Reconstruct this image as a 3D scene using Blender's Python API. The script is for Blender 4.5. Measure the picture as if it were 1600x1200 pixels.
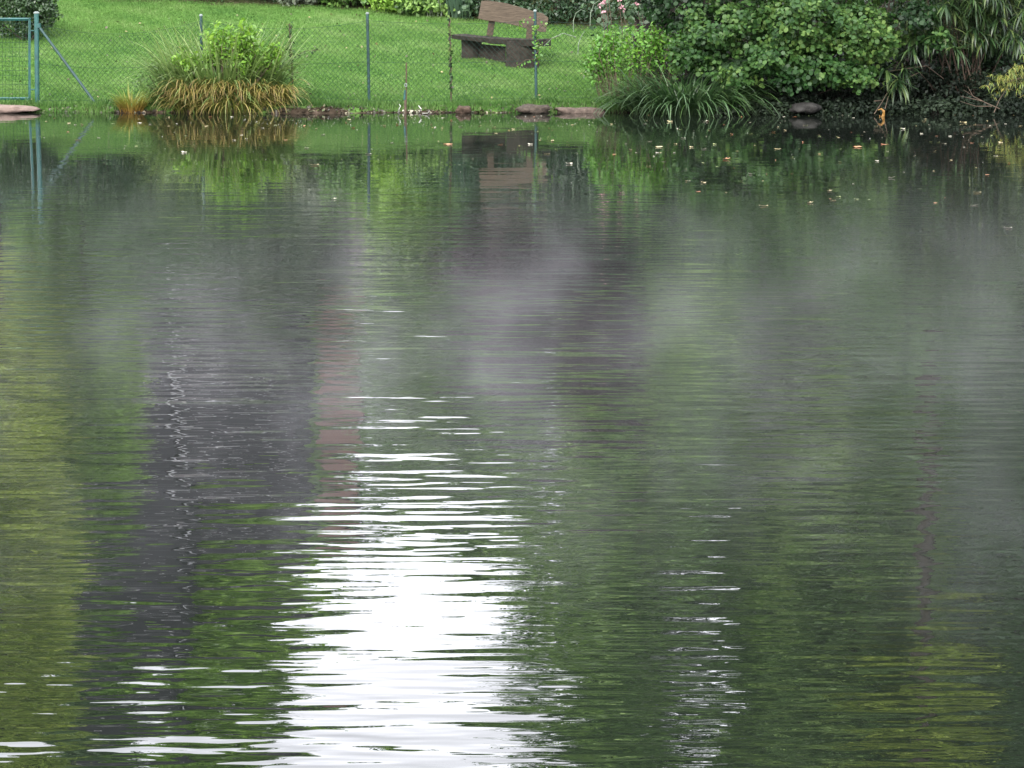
import bpy, math, random
import numpy as np
from mathutils import Vector, Matrix
S = bpy.context.scene
C = S.collection
for o in list(bpy.data.objects): bpy.data.objects.remove(o)
R = np.random.RandomState(7)
random.seed(7)

# ------------------------------------------------------------------ camera
CAMH = 3.0; F = 5000.0
TH = math.atan((600 + 162) / F)
cam = bpy.data.cameras.new('camera'); co = bpy.data.objects.new('camera', cam); C.objects.link(co)
cam.sensor_width = 36; cam.lens = 36 * F / 1600; cam.clip_start = 0.5; cam.clip_end = 2000
co.location = (0, 0, CAMH); co.rotation_euler = (math.pi / 2 - TH, 0, 0)
S.camera = co
cT, sT = math.cos(TH), math.sin(TH)
def ray(px, py):
    u = (px - 800) / F; v = (600 - py) / F
    return u, cT + v * sT, v * cT - sT
def at(px, py, d):            # point seen at a pixel, at distance d
    x, y, z = ray(px, py); return Vector((x / y * d, d, CAMH + z / y * d))
def refl(px, py, d):          # point whose mirror image in the pond is seen at a pixel
    x, y, z = ray(px, py); return Vector((x / y * d, d, -(CAMH + z / y * d)))
def on(px, py, h=0.0):        # point at height h
    x, y, z = ray(px, py); t = (h - CAMH) / z; return Vector((x * t, y * t, h))

# ------------------------------------------------------------------ light
SUN_EL, SUN_AZ = 36, 197      # degrees; azimuth clockwise from +Y
w = bpy.data.worlds.new('World'); S.world = w; w.use_nodes = True
nt = w.node_tree; nt.nodes.clear()
out = nt.nodes.new('ShaderNodeOutputWorld'); bg = nt.nodes.new('ShaderNodeBackground')
sky = nt.nodes.new('ShaderNodeTexSky'); sky.sky_type = 'NISHITA'; sky.sun_disc = False
sky.sun_elevation = math.radians(SUN_EL); sky.sun_rotation = math.radians(SUN_AZ)
sky.air_density = 1.0; sky.dust_density = 3.0
tc = nt.nodes.new('ShaderNodeTexCoord'); mp = nt.nodes.new('ShaderNodeMapping'); mp.inputs['Scale'].default_value = (1, 1, 3)
ns = nt.nodes.new('ShaderNodeTexNoise'); ns.inputs['Scale'].default_value = 2.5; ns.inputs['Detail'].default_value = 5
cr = nt.nodes.new('ShaderNodeValToRGB')
cr.color_ramp.elements[0].position = 0.3; cr.color_ramp.elements[0].color = (15.5, 15.7, 17.0, 1)
cr.color_ramp.elements[1].position = 0.7; cr.color_ramp.elements[1].color = (21, 21, 22.3, 1)
mx = nt.nodes.new('ShaderNodeMix'); mx.data_type = 'RGBA'; mx.inputs[0].default_value = 0.85; mx.clamp_factor = True
nt.links.new(tc.outputs['Generated'], mp.inputs[0]); nt.links.new(mp.outputs[0], ns.inputs['Vector'])
nt.links.new(ns.outputs['Fac'], cr.inputs[0]); nt.links.new(sky.outputs[0], mx.inputs[6]); nt.links.new(cr.outputs[0], mx.inputs[7])
nt.links.new(mx.outputs[2], bg.inputs[0]); bg.inputs[1].default_value = 0.12
nt.links.new(bg.outputs[0], out.inputs[0])
sl = bpy.data.lights.new('sun', 'SUN'); sl.energy = 2.6; sl.angle = math.radians(20); sl.color = (1, 0.96, 0.9)
so = bpy.data.objects.new('sun', sl); C.objects.link(so)
el, az = math.radians(SUN_EL), math.radians(SUN_AZ)
sd = Vector((math.sin(az) * math.cos(el), math.cos(az) * math.cos(el), math.sin(el)))
so.rotation_euler = sd.to_track_quat('Z', 'Y').to_euler(); so.location = sd * 50
S.view_settings.view_transform = 'Standard'; S.view_settings.look = 'None'; S.view_settings.gamma = 1
S.view_settings.exposure = 1.0
S.cycles.volume_bounces = 0
S.cycles.max_bounces = 6; S.cycles.transparent_max_bounces = 8
try:
    S.cycles.volume_step_rate = 4.0; S.cycles.volume_max_steps = 64
except Exception: pass

# ------------------------------------------------------------------ helpers
def tag(o, label=None, cat=None, group=None, kind=None):
    if label: o['label'] = label
    if cat: o['category'] = cat
    if group: o['group'] = group
    if kind: o['kind'] = kind
    return o
def empty(name, loc, label, cat, group=None):
    o = bpy.data.objects.new(name, None); C.objects.link(o); o.location = loc
    o.empty_display_size = 0.2
    return tag(o, label, cat, group)
def link(name, me, m, parent=None):
    o = bpy.data.objects.new(name, me); C.objects.link(o)
    if m: me.materials.append(m)
    if parent: o.parent = parent; o.location = -parent.location   # meshes are in world coordinates
    return o
def npmesh(name, V, Fc, rnd=None, t=None, smooth=False):
    V = np.asarray(V, dtype=np.float32).reshape(-1, 3); Fc = np.asarray(Fc, dtype=np.int32); k = Fc.shape[1]
    me = bpy.data.meshes.new(name)
    me.vertices.add(len(V)); me.vertices.foreach_set('co', V.ravel())
    me.loops.add(Fc.size); me.loops.foreach_set('vertex_index', Fc.ravel())
    me.polygons.add(len(Fc)); me.polygons.foreach_set('loop_start', np.arange(0, Fc.size, k, dtype=np.int32))
    try: me.polygons.foreach_set('loop_total', np.full(len(Fc), k, dtype=np.int32))
    except Exception: pass
    if smooth: me.polygons.foreach_set('use_smooth', np.ones(len(Fc), dtype=bool))
    me.update(calc_edges=True)
    if rnd is not None:
        a = me.attributes.new('rnd', 'FLOAT', 'FACE'); a.data.foreach_set('value', np.asarray(rnd, dtype=np.float32))
    if t is not None:
        a = me.attributes.new('along', 'FLOAT', 'POINT'); a.data.foreach_set('value', np.asarray(t, dtype=np.float32))
    me.validate()
    return me
def unit(a): return a / (np.linalg.norm(a, axis=-1, keepdims=True) + 1e-9)

class MB:                      # collects tubes and blocks into one mesh
    def __init__(s): s.v = []; s.f = []
    def tube(s, pts, rad, n=6, cap=True):
        pts = [Vector(p) for p in pts]
        if not hasattr(rad, '__len__'): rad = [rad] * len(pts)
        b = len(s.v); up = Vector((0.13, 0.31, 0.94))
        for i, p in enumerate(pts):
            d = (pts[min(i + 1, len(pts) - 1)] - pts[max(i - 1, 0)]).normalized()
            a = d.cross(up)
            if a.length < 0.05: a = d.cross(Vector((1, 0, 0)))
            a.normalize(); c = d.cross(a)
            for k in range(n):
                an = 2 * math.pi * k / n; s.v.append(p + (a * math.cos(an) + c * math.sin(an)) * rad[i])
        for i in range(len(pts) - 1):
            for k in range(n):
                k2 = (k + 1) % n; s.f.append((b + i * n + k, b + i * n + k2, b + (i + 1) * n + k2, b + (i + 1) * n + k))
        if cap:
            s.f.append(tuple(b + k for k in range(n))[::-1]); e = b + (len(pts) - 1) * n; s.f.append(tuple(e + k for k in range(n)))
    def hexa(s, c8):           # 8 corners: bottom 4 then top 4
        b = len(s.v); s.v += [Vector(c) for c in c8]
        for q in ((3, 2, 1, 0), (4, 5, 6, 7), (0, 1, 5, 4), (1, 2, 6, 5), (2, 3, 7, 6), (3, 0, 4, 7)): s.f.append(tuple(b + i for i in q))
    def box(s, c, sz, M=None):
        c = Vector(c); h = Vector(sz) / 2; P = []
        for z in (-1, 1):
            for x, y in ((-1, -1), (1, -1), (1, 1), (-1, 1)):
                q = Vector((x * h.x, y * h.y, z * h.z)); P.append(c + (M @ q if M else q))
        s.hexa(P)
    def face(s, pts):
        b = len(s.v); s.v += [Vector(p) for p in pts]; s.f.append(tuple(range(b, b + len(pts))))
    def build(s, name, m, parent=None, bevel=0, smooth=False):
        me = bpy.data.meshes.new(name); me.from_pydata([tuple(v) for v in s.v], [], s.f); me.update()
        if smooth:
            for p in me.polygons: p.use_smooth = True
        o = link(name, me, m, parent)
        if bevel:
            b = o.modifiers.new('bevel', 'BEVEL'); b.width = bevel; b.segments = 2; b.limit_method = 'ANGLE'
        return o

# ------------------------------------------------------------------ materials
def newmat(name):
    m = bpy.data.materials.new(name); m.use_nodes = True
    return m, m.node_tree, m.node_tree.nodes['Principled BSDF']
def solid(name, col, rough=0.6, metal=0, var=0.25, scale=8, bump=0.0, stretch=(1, 1, 1), coord='Object'):
    m, t, p = newmat(name)
    tcn = t.nodes.new('ShaderNodeTexCoord'); mpn = t.nodes.new('ShaderNodeMapping'); mpn.inputs['Scale'].default_value = stretch
    n = t.nodes.new('ShaderNodeTexNoise'); n.inputs['Scale'].default_value = scale; n.inputs['Detail'].default_value = 6
    r = t.nodes.new('ShaderNodeValToRGB'); a, b = r.color_ramp.elements
    a.position = 0.3; b.position = 0.7
    a.color = tuple(c * (1 - var) for c in col) + (1,); b.color = tuple(min(1, c * (1 + var)) for c in col) + (1,)
    t.links.new(tcn.outputs[coord], mpn.inputs[0]); t.links.new(mpn.outputs[0], n.inputs['Vector'])
    t.links.new(n.outputs['Fac'], r.inputs[0]); t.links.new(r.outputs[0], p.inputs['Base Color'])
    p.inputs['Roughness'].default_value = rough; p.inputs['Metallic'].default_value = metal
    if rough > 0.7: p.inputs['Specular IOR Level'].default_value = 0.2
    if bump:
        bn = t.nodes.new('ShaderNodeBump'); bn.inputs['Distance'].default_value = bump
        t.links.new(n.outputs['Fac'], bn.inputs['Height']); t.links.new(bn.outputs[0], p.inputs['Normal'])
    return m
def leafmat(name, cols, rough=0.45, trans=0.3, along=None, spec=0.5):
    """cols: colours spread over the per-leaf random value; along: colours from blade base to tip"""
    m, t, p = newmat(name)
    at1 = t.nodes.new('ShaderNodeAttribute'); at1.attribute_name = 'rnd'
    r = t.nodes.new('ShaderNodeValToRGB')
    def fill(r, cols):
        e = r.color_ramp.elements
        while len(e) < len(cols): e.new(0.5)
        for i, c in enumerate(cols): e[i].position = i / (len(cols) - 1); e[i].color = tuple(c) + (1,)
    fill(r, cols); t.links.new(at1.outputs['Fac'], r.inputs[0]); col = r.outputs[0]
    if along:
        at2 = t.nodes.new('ShaderNodeAttribute'); at2.attribute_name = 'along'
        r2 = t.nodes.new('ShaderNodeValToRGB'); fill(r2, along); t.links.new(at2.outputs['Fac'], r2.inputs[0])
        x = t.nodes.new('ShaderNodeMix'); x.data_type = 'RGBA'; x.inputs[0].default_value = 0.6
        t.links.new(col, x.inputs[6]); t.links.new(r2.outputs[0], x.inputs[7]); col = x.outputs[2]
    t.links.new(col, p.inputs['Base Color']); p.inputs['Roughness'].default_value = rough
    p.inputs['Specular IOR Level'].default_value = spec
    tr = t.nodes.new('ShaderNodeBsdfTranslucent'); t.links.new(col, tr.inputs[0])
    ms = t.nodes.new('ShaderNodeMixShader'); ms.inputs[0].default_value = trans
    o = t.nodes['Material Output']
    t.links.new(p.outputs[0], ms.inputs[1]); t.links.new(tr.outputs[0], ms.inputs[2]); t.links.new(ms.outputs[0], o.inputs[0])
    return m
def g(r_, g_, b_): return (r_, g_, b_)

M = {}
M['green_paint'] = solid('green_paint', (0.010, 0.062, 0.056), 0.4, var=0.25, scale=12)
M['post_paint'] = solid('post_paint', (0.008, 0.036, 0.034), 0.4, var=0.3, scale=14)
M['cap'] = solid('grey_cap', (0.14, 0.17, 0.16), 0.5)
M['wire'] = solid('wire', (0.012, 0.030, 0.022), 0.75)
M['rust'] = solid('rusty_iron', (0.065, 0.046, 0.032), 0.8, scale=30)
M['wood'] = solid('weathered_wood', (0.060, 0.046, 0.032), 0.85, var=0.35, scale=6, bump=0.01, stretch=(1.5, 1.5, 14))
M['wood_dark'] = solid('dark_wood', (0.024, 0.020, 0.016), 0.9, var=0.45, scale=10, bump=0.02)  # darker brown wood of the seat and legs
M['stone'] = solid('pinkish_stone', (0.17, 0.125, 0.105), 0.85, var=0.25, scale=9, bump=0.03)
M['stone2'] = solid('grey_stone', (0.026, 0.025, 0.023), 0.85, var=0.35, scale=9, bump=0.03)
M['bark'] = solid('bark', (0.035, 0.029, 0.022), 0.9, var=0.4, scale=7, bump=0.03, stretch=(3, 3, 0.6))
M['twig'] = solid('twig', (0.085, 0.062, 0.045), 0.8, scale=20)
M['white'] = solid('white_plastic', (0.35, 0.35, 0.32), 0.5, var=0.15)
M['slate'] = solid('slate', (0.012, 0.0115, 0.016), 0.9, var=0.35, scale=2, stretch=(1, 1, 3))
M['render'] = solid('grey_render', (0.13, 0.12, 0.13), 0.85, var=0.2, scale=1)
M['zinc'] = solid('zinc', (0.5, 0.5, 0.52), 0.4, metal=0.3, var=0.1)
M['glass'] = solid('window_glass', (0.03, 0.035, 0.04), 0.1, var=0.1)
def brickmat():
    m, t, p = newmat('brick')
    b = t.nodes.new('ShaderNodeTexBrick'); b.inputs['Color1'].default_value = (0.12, 0.052, 0.042, 1); b.inputs['Color2'].default_value = (0.10, 0.05, 0.04, 1)
    b.inputs['Mortar'].default_value = (0.16, 0.13, 0.115, 1); b.inputs['Scale'].default_value = 4
    tcn = t.nodes.new('ShaderNodeTexCoord'); mpn = t.nodes.new('ShaderNodeMapping'); mpn.inputs['Rotation'].default_value = (math.pi / 2, 0, 0)
    t.links.new(tcn.outputs['Object'], mpn.inputs[0]); t.links.new(mpn.outputs[0], b.inputs['Vector']); t.links.new(b.outputs[0], p.inputs['Base Color'])
    p.inputs['Roughness'].default_value = 0.85
    return m
M['brick'] = brickmat()

# ------------------------------------------------------------------ ground
def shore(x): return 44.87 + 0.10 * math.sin(x * 0.9 + 1) + 0.05 * math.sin(x * 2.7) + 0.03 * math.sin(x * 6.1) - (0.25 if x > 2 else 0) * min(1, max(0, x - 2))
def edge(x):                  # where the lawn ends and the planting starts
    return 53.9 - 0.33 * (x + 6.2) if x > -6.2 else 53.9 + 0.1 * (-6.2 - x)
def gz(x, y):
    s = y - shore(x)
    if s < 0: return max(-1.2, s * 1.2 - 0.02)
    bank = 0.11 * min(1, s / 0.22) ** 0.7
    sl = 0.150 * min(max(s - 0.9, 0), 8.6) + 0.05 * max(0, min(s, 60) - 9.5)
    return bank + sl + 0.02 * math.sin(x * 1.3 + y * 0.7) + 0.008 * math.sin(x * 5.1) * math.cos(y * 4.3) - 0.02
xs = np.concatenate([np.linspace(-400, -40, 10), np.linspace(-36, -9, 12), np.arange(-8.6, 9, 0.09), np.linspace(10, 36, 12), np.linspace(40, 400, 10)])
ys = np.concatenate([np.linspace(38, 43.6, 5), np.arange(44, 46.4, 0.05), np.arange(46.4, 56, 0.15), np.linspace(57, 100, 22), np.linspace(120, 700, 12)])
V = []; att = []
for yy in ys:
    for xx in xs:
        z = gz(xx, yy); V.append((xx, yy, z))
        s = yy - shore(xx)
        k = 0.0
        nse = 0.09 * math.sin(xx * 4.1) + 0.07 * math.sin(xx * 9.7 + 1)
        if s < 0.14 + nse * .7: k = 1.0
        if yy > edge(xx) + nse: k = 0.8
        if xx > 1.5 + (yy - 45) * 0.05 + nse and yy < 70: k = 1.6  # ground below the right-hand shrubs takes the darkened shade colour
        if yy > 75: k = 0.2
        att.append(k)
nx, ny = len(xs), len(ys)
idx = np.arange(nx * ny).reshape(ny, nx)
Fc = np.stack([idx[:-1, :-1], idx[:-1, 1:], idx[1:, 1:], idx[1:, :-1]], -1).reshape(-1, 4)
gm = npmesh('ground', V, Fc, smooth=True)
a = gm.attributes.new('soil', 'FLOAT', 'POINT'); a.data.foreach_set('value', np.array(att, dtype=np.float32))
m, t, p = newmat('lawn_and_soil')
def noise(t, scale, detail=5, stretch=None):
    tcn = t.nodes.new('ShaderNodeTexCoord'); n = t.nodes.new('ShaderNodeTexNoise'); n.inputs['Scale'].default_value = scale; n.inputs['Detail'].default_value = detail
    if stretch:
        mpn = t.nodes.new('ShaderNodeMapping'); mpn.inputs['Scale'].default_value = stretch
        t.links.new(tcn.outputs['Object'], mpn.inputs[0]); t.links.new(mpn.outputs[0], n.inputs['Vector'])
    else: t.links.new(tcn.outputs['Object'], n.inputs['Vector'])
    return n
def ramp(t, src, stops):
    r = t.nodes.new('ShaderNodeValToRGB'); e = r.color_ramp.elements
    while len(e) < len(stops): e.new(0.5)
    for i, (q, c) in enumerate(stops): e[i].position = q; e[i].color = tuple(c) + (1,)
    t.links.new(src, r.inputs[0]); return r
n1 = noise(t, 0.9); n2 = noise(t, 14, 8)
r1 = ramp(t, n1.outputs['Fac'], [(0.3, (0.054, 0.114, 0.027)), (0.55, (0.076, 0.148, 0.034)), (0.75, (0.12, 0.18, 0.066))])
r2 = ramp(t, n2.outputs['Fac'], [(0.3, (0.55, 0.55, 0.55)), (0.7, (1.3, 1.3, 1.3))])
mu = t.nodes.new('ShaderNodeMix'); mu.data_type = 'RGBA'; mu.blend_type = 'MULTIPLY'; mu.inputs[0].default_value = 1
t.links.new(r1.outputs[0], mu.inputs[6]); t.links.new(r2.outputs[0], mu.inputs[7])
n3 = noise(t, 9, 8)
r3 = ramp(t, n3.outputs['Fac'], [(0.3, (0.014, 0.011, 0.008)), (0.55, (0.042, 0.032, 0.023)), (0.8, (0.13, 0.095, 0.075))])
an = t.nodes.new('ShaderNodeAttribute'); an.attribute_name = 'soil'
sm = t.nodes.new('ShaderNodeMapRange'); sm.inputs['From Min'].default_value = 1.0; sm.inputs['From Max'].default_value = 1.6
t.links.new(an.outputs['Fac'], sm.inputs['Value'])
shaded_soil = t.nodes.new('ShaderNodeMix'); shaded_soil.data_type = 'RGBA'; shaded_soil.inputs[7].default_value = (0.012, 0.010, 0.009, 1)  # near-black soil: shade under the shrubs put into the colour
t.links.new(sm.outputs[0], shaded_soil.inputs[0]); t.links.new(r3.outputs[0], shaded_soil.inputs[6])
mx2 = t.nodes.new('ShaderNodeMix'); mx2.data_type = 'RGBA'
t.links.new(an.outputs['Fac'], mx2.inputs[0]); t.links.new(mu.outputs[2], mx2.inputs[6]); t.links.new(shaded_soil.outputs[2], mx2.inputs[7])
t.links.new(mx2.outputs[2], p.inputs['Base Color']); p.inputs['Roughness'].default_value = 0.95; p.inputs['Specular IOR Level'].default_value = 0.0
bn = t.nodes.new('ShaderNodeBump'); bn.inputs['Distance'].default_value = 0.03; t.links.new(n2.outputs['Fac'], bn.inputs['Height']); t.links.new(bn.outputs[0], p.inputs['Normal'])
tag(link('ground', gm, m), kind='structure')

# ------------------------------------------------------------------ water
W0, W1 = -60, 47
wv = [(-90, W0, 0), (90, W0, 0), (90, W1, 0), (-90, W1, 0)]
wm = bpy.data.meshes.new('water'); wm.from_pydata(wv, [], [(0, 1, 2, 3)]); wm.update()
m, t, p = newmat('pond_water')
p.inputs['Base Color'].default_value = (0.006, 0.008, 0.006, 1); p.inputs['Roughness'].default_value = 0.0; p.inputs['IOR'].default_value = 1.38
def mth(t, op, a, b=None):
    n = t.nodes.new('ShaderNodeMath'); n.operation = op
    for i, q in enumerate((a, b)):
        if q is None: continue
        if isinstance(q, (int, float)): n.inputs[i].default_value = q
        else: t.links.new(q, n.inputs[i])
    return n.outputs[0]
wa = noise(t, 1.0, 0, (2.9, 8.6, 1)); wb = noise(t, 1.0, 0, (7.5, 21.0, 1)); wc = noise(t, 1.0, 1, (0.55, 2.0, 1))
we = noise(t, 1.0, 1, (1.7, 4.4, 1)); wd = noise(t, 1.0, 2, (0.11, 0.16, 1))           # calm and ruffled patches
amp = ramp(t, wd.outputs['Fac'], [(0.36, (0.22,) * 3), (0.64, (1.1,) * 3)]).outputs[0]
h = mth(t, 'ADD', mth(t, 'MULTIPLY', wa.outputs['Fac'], 0.0053), mth(t, 'MULTIPLY', wb.outputs['Fac'], 0.0011))
sepw = t.nodes.new('ShaderNodeSeparateXYZ'); tcw = t.nodes.new('ShaderNodeTexCoord'); t.links.new(tcw.outputs['Object'], sepw.inputs[0])
lee = t.nodes.new('ShaderNodeMapRange'); lee.interpolation_type = 'SMOOTHSTEP'; t.links.new(sepw.outputs['Y'], lee.inputs['Value'])   # sheltered, calmer water under the bank
lee.inputs['From Min'].default_value = 22; lee.inputs['From Max'].default_value = 38; lee.inputs['To Min'].default_value = 1.0; lee.inputs['To Max'].default_value = 0.16
h = mth(t, 'MULTIPLY', h, amp)
h = mth(t, 'ADD', h, mth(t, 'MULTIPLY', wc.outputs['Fac'], 0.010))
h = mth(t, 'ADD', h, mth(t, 'MULTIPLY', mth(t, 'MULTIPLY', we.outputs['Fac'], 0.0065), amp))
h = mth(t, 'MULTIPLY', h, lee.outputs[0])
bn = t.nodes.new('ShaderNodeBump'); bn.inputs['Distance'].default_value = 1.0; bn.inputs['Strength'].default_value = 1.0
t.links.new(h, bn.inputs['Height']); t.links.new(bn.outputs[0], p.inputs['Normal'])
tag(link('water', wm, m), kind='structure')

# ------------------------------------------------------------------ foliage generators
def leaves(P, size, nrm_bias=(0, 0, 0.6), aspect=0.6, outward=None, droop=None, hexa=False, jit=0.35, rnd=None, rs=R):
    """one small leaf per point; returns verts, faces"""
    n = len(P); P = np.asarray(P)
    N = rs.normal(size=(n, 3)) + np.array(nrm_bias)
    if outward is not None: N = N + outward
    N = unit(N)
    T = rs.normal(size=(n, 3))
    if droop is not None: T = T * 0.5 + np.array(droop)
    T = unit(T - N * np.sum(T * N, -1, keepdims=True)); B = np.cross(N, T)
    L = size * (1 + jit * rs.uniform(-1, 1, size=(n, 1))); Wd = L * aspect
    if hexa:
        q = [(-0.5, 0, 0), (-0.22, -0.45, 0.05), (0.22, -0.42, 0.05), (0.5, 0, -0.05), (0.22, 0.42, 0.05), (-0.22, 0.45, 0.05)]
    else:
        q = [(-0.5, 0, 0), (0, -0.5, 0.08), (0.5, 0, -0.06), (0, 0.5, 0.08)]
    VV = np.stack([P + T * L * a + B * Wd * b + N * L * c for a, b, c in q], 1)
    k = len(q); FF = np.arange(n * k).reshape(n, k)
    return VV.reshape(-1, 3), FF
def blob_points(cen, rad, ncl, per, sig, rs=R, shell=(0.55, 1.0), flat=False):
    """leaf clumps spread through the outer part of an ellipsoid"""
    D = unit(rs.normal(size=(ncl, 3))); rr = rs.uniform(shell[0], shell[1], size=(ncl, 1))
    rr = rr * (1 + 0.18 * np.sin(D[:, :1] * 5 + cen[0]) * np.cos(D[:, 2:3] * 4 + cen[1]))
    cc = np.array(cen) + D * rr * np.array(rad)
    P = np.repeat(cc, per, 0) + rs.normal(size=(ncl * per, 3)) * sig * np.array([1, 1, 0.7])
    O = np.repeat(D, per, 0)
    crn = np.repeat(rs.uniform(0, 1, size=ncl), per)
    return P, O, crn
def foliage_mesh(name, blobs, size, sig, aspect=0.6, hexa=False, nb=(0, 0, 0.7), out=0.8, droop=None, rs=R, dens=1.0, zmin=None):
    VV, FF, RN = [], [], []; off = 0
    for cen, rad, ncl, per in blobs:
        P, O, crn = blob_points(cen, rad, max(3, int(ncl * dens)), per, sig, rs)
        if zmin is not None:
            k = P[:, 2] > zmin; P, O, crn = P[k], O[k], crn[k]
        v, f = leaves(P, size, nb, aspect, O * out, droop, hexa, rs=rs)
        VV.append(v); FF.append(f + off); off += len(v)
        RN.append(np.clip(crn * 0.35 + rs.uniform(0, 0.25, len(crn)) + rs.uniform(-0.1, 0.55), 0, 1))
    return npmesh(name, np.concatenate(VV), np.concatenate(FF), np.concatenate(RN))
def blades(base, length, az, lean, droop, width, seg=6, rs=R, tw=0.0):
    """arching ribbons; all arguments arrays of n"""
    n = len(base); base = np.asarray(base)
    D = np.stack([np.cos(az), np.sin(az), np.zeros(n)], 1); side = np.stack([-np.sin(az), np.cos(az), np.zeros(n)], 1)
    rot = rs.uniform(-1.2, 1.2, n)[:, None]; sd2 = side * np.cos(rot) + D * np.sin(rot) * 0.6
    VV = []; TT = []; pos = base.copy(); ang = lean.copy()
    for i in range(seg + 1):
        tt = i / seg; wd = (width * (1 - tt ** 2.2) * (0.6 + 0.4 * min(1, tt * 4)))[:, None] + 0.0006
        VV.append(pos - sd2 * wd / 2); VV.append(pos + sd2 * wd / 2); TT += [tt, tt]
        st = (length / seg)[:, None]
        pos = pos + (D * np.sin(ang)[:, None] + np.array([0, 0, 1.0]) * np.cos(ang)[:, None]) * st
        ang = ang + droop / seg
    k = 2 * (seg + 1); VV = np.stack(VV, 1).reshape(-1, 3)
    f0 = np.array([[2 * i, 2 * i + 1, 2 * i + 3, 2 * i + 2] for i in range(seg)])
    FF = (np.arange(n)[:, None, None] * k + f0[None]).reshape(-1, 4)
    rn = np.repeat(rs.uniform(0, 1, n), seg)
    return VV, FF, rn, np.tile(np.array(TT), n)

# leaf materials
LM = {
 'yellow': leafmat('yellow_green_leaves', [(0.08, 0.12, 0.022), (0.25, 0.36, 0.05), (0.50, 0.60, 0.13)], trans=.4),
 'bright': leafmat('bright_green_leaves', [(0.037, 0.088, 0.015), (0.163, 0.312, 0.037), (0.338, 0.525, 0.088)], trans=.4),
 'mid': leafmat('mid_green_leaves', [(0.02, 0.054, 0.016), (0.108, 0.216, 0.047), (0.257, 0.405, 0.095)]),
 'olive': leafmat('olive_leaves', [(0.03, 0.06, 0.018), (0.12, 0.225, 0.06), (0.30, 0.44, 0.13)]),
 'dark': leafmat('dark_green_leaves', [(0.012, 0.030, 0.012), (0.024, 0.055, 0.022), (0.05, 0.095, 0.035)], trans=0.12),
 'grey': leafmat('grey_green_leaves', [(0.02, 0.035, 0.02), (0.09, 0.12, 0.08), (0.18, 0.21, 0.14)]),
 'deep': leafmat('deep_green_tree_leaves', [(0.017, 0.039, 0.017), (0.07, 0.14, 0.053), (0.154, 0.252, 0.084)]),
 'gloom': leafmat('shade_leaves', [(0.006, 0.010, 0.006), (0.010, 0.018, 0.010), (0.020, 0.032, 0.016)], trans=.05, rough=.6, spec=.2),  # near-black leaves carrying the shade of the hollow in their colour
 'clump': leafmat('clump_blades', [(0.03, 0.06, 0.018), (0.09, 0.16, 0.04), (0.16, 0.24, 0.06), (0.30, 0.36, 0.14)], along=[(0.05, 0.09, 0.03), (0.11, 0.19, 0.045), (0.20, 0.27, 0.08)]),
 'lime': leafmat('lime_leaves', [(0.05, 0.13, 0.012), (0.12, 0.26, 0.025), (0.23, 0.38, 0.04)], trans=.4),
 'nettle': leafmat('nettle_leaves', [(0.045, 0.14, 0.012), (0.08, 0.21, 0.022), (0.15, 0.30, 0.03)]),
 'shrub': leafmat('round_shrub_leaves', [(0.004, 0.012, 0.004), (0.010, 0.030, 0.008), (0.022, 0.062, 0.015), (0.05, 0.11, 0.025), (0.12, 0.19, 0.045)], rough=0.45, spec=0.25),
 'bush': leafmat('clipped_bush_leaves', [(0.014, 0.038, 0.012), (0.028, 0.06, 0.018), (0.06, 0.10, 0.03)], rough=0.4, trans=0.12),
 'bamboo': leafmat('bamboo_leaves', [(0.008, 0.022, 0.008), (0.028, 0.062, 0.02), (0.055, 0.11, 0.032), (0.12, 0.16, 0.05)], rough=0.4),
 'willow': leafmat('yellowing_leaves', [(0.09, 0.15, 0.03), (0.18, 0.23, 0.05), (0.36, 0.30, 0.07)]),
 'sedge': leafmat('sedge_blades', [(0.012, 0.035, 0.010), (0.045, 0.11, 0.025), (0.08, 0.16, 0.035), (0.20, 0.28, 0.10)], along=[(0.03, 0.06, 0.02), (0.05, 0.13, 0.03), (0.11, 0.20, 0.05)]),
 'dry': leafmat('dry_blades', [(0.10, 0.045, 0.02), (0.13, 0.22, 0.035), (0.26, 0.16, 0.05), (0.22, 0.28, 0.05), (0.30, 0.20, 0.09), (0.09, 0.05, 0.03)], along=[(0.09, 0.15, 0.025), (0.20, 0.21, 0.045), (0.27, 0.17, 0.06)]),
 'tuft': leafmat('tuft_blades', [(0.06, 0.15, 0.02), (0.12, 0.20, 0.03)], along=[(0.38, 0.13, 0.04), (0.26, 0.22, 0.04), (0.09, 0.24, 0.03)]),
 'darksedge': leafmat('dark_sedge', [(0.006, 0.018, 0.006), (0.02, 0.05, 0.016), (0.04, 0.09, 0.03), (0.12, 0.18, 0.08)], along=[(0.02, 0.035, 0.015), (0.03, 0.075, 0.022), (0.06, 0.11, 0.04)], trans=0.2),
 'flax': leafmat('flax_blades', [(0.04, 0.08, 0.055), (0.07, 0.12, 0.08)], along=[(0.05, 0.09, 0.04), (0.06, 0.11, 0.07), (0.11, 0.15, 0.09)]),
 'pale': leafmat('pale_blades', [(0.25, 0.30, 0.22), (0.38, 0.42, 0.32)]),
 'grass': leafmat('lawn_blades', [(0.034, 0.095, 0.018), (0.072, 0.155, 0.030), (0.140, 0.212, 0.070)], rough=0.7, spec=0.2, trans=0.2),
 'pink': leafmat('pink_petals', [(0.45, 0.22, 0.26), (0.6, 0.35, 0.38)]),
 'float': leafmat('floating_leaf_tan', [(0.25, 0.20, 0.09), (0.42, 0.36, 0.2)], trans=0.1),
}

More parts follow.
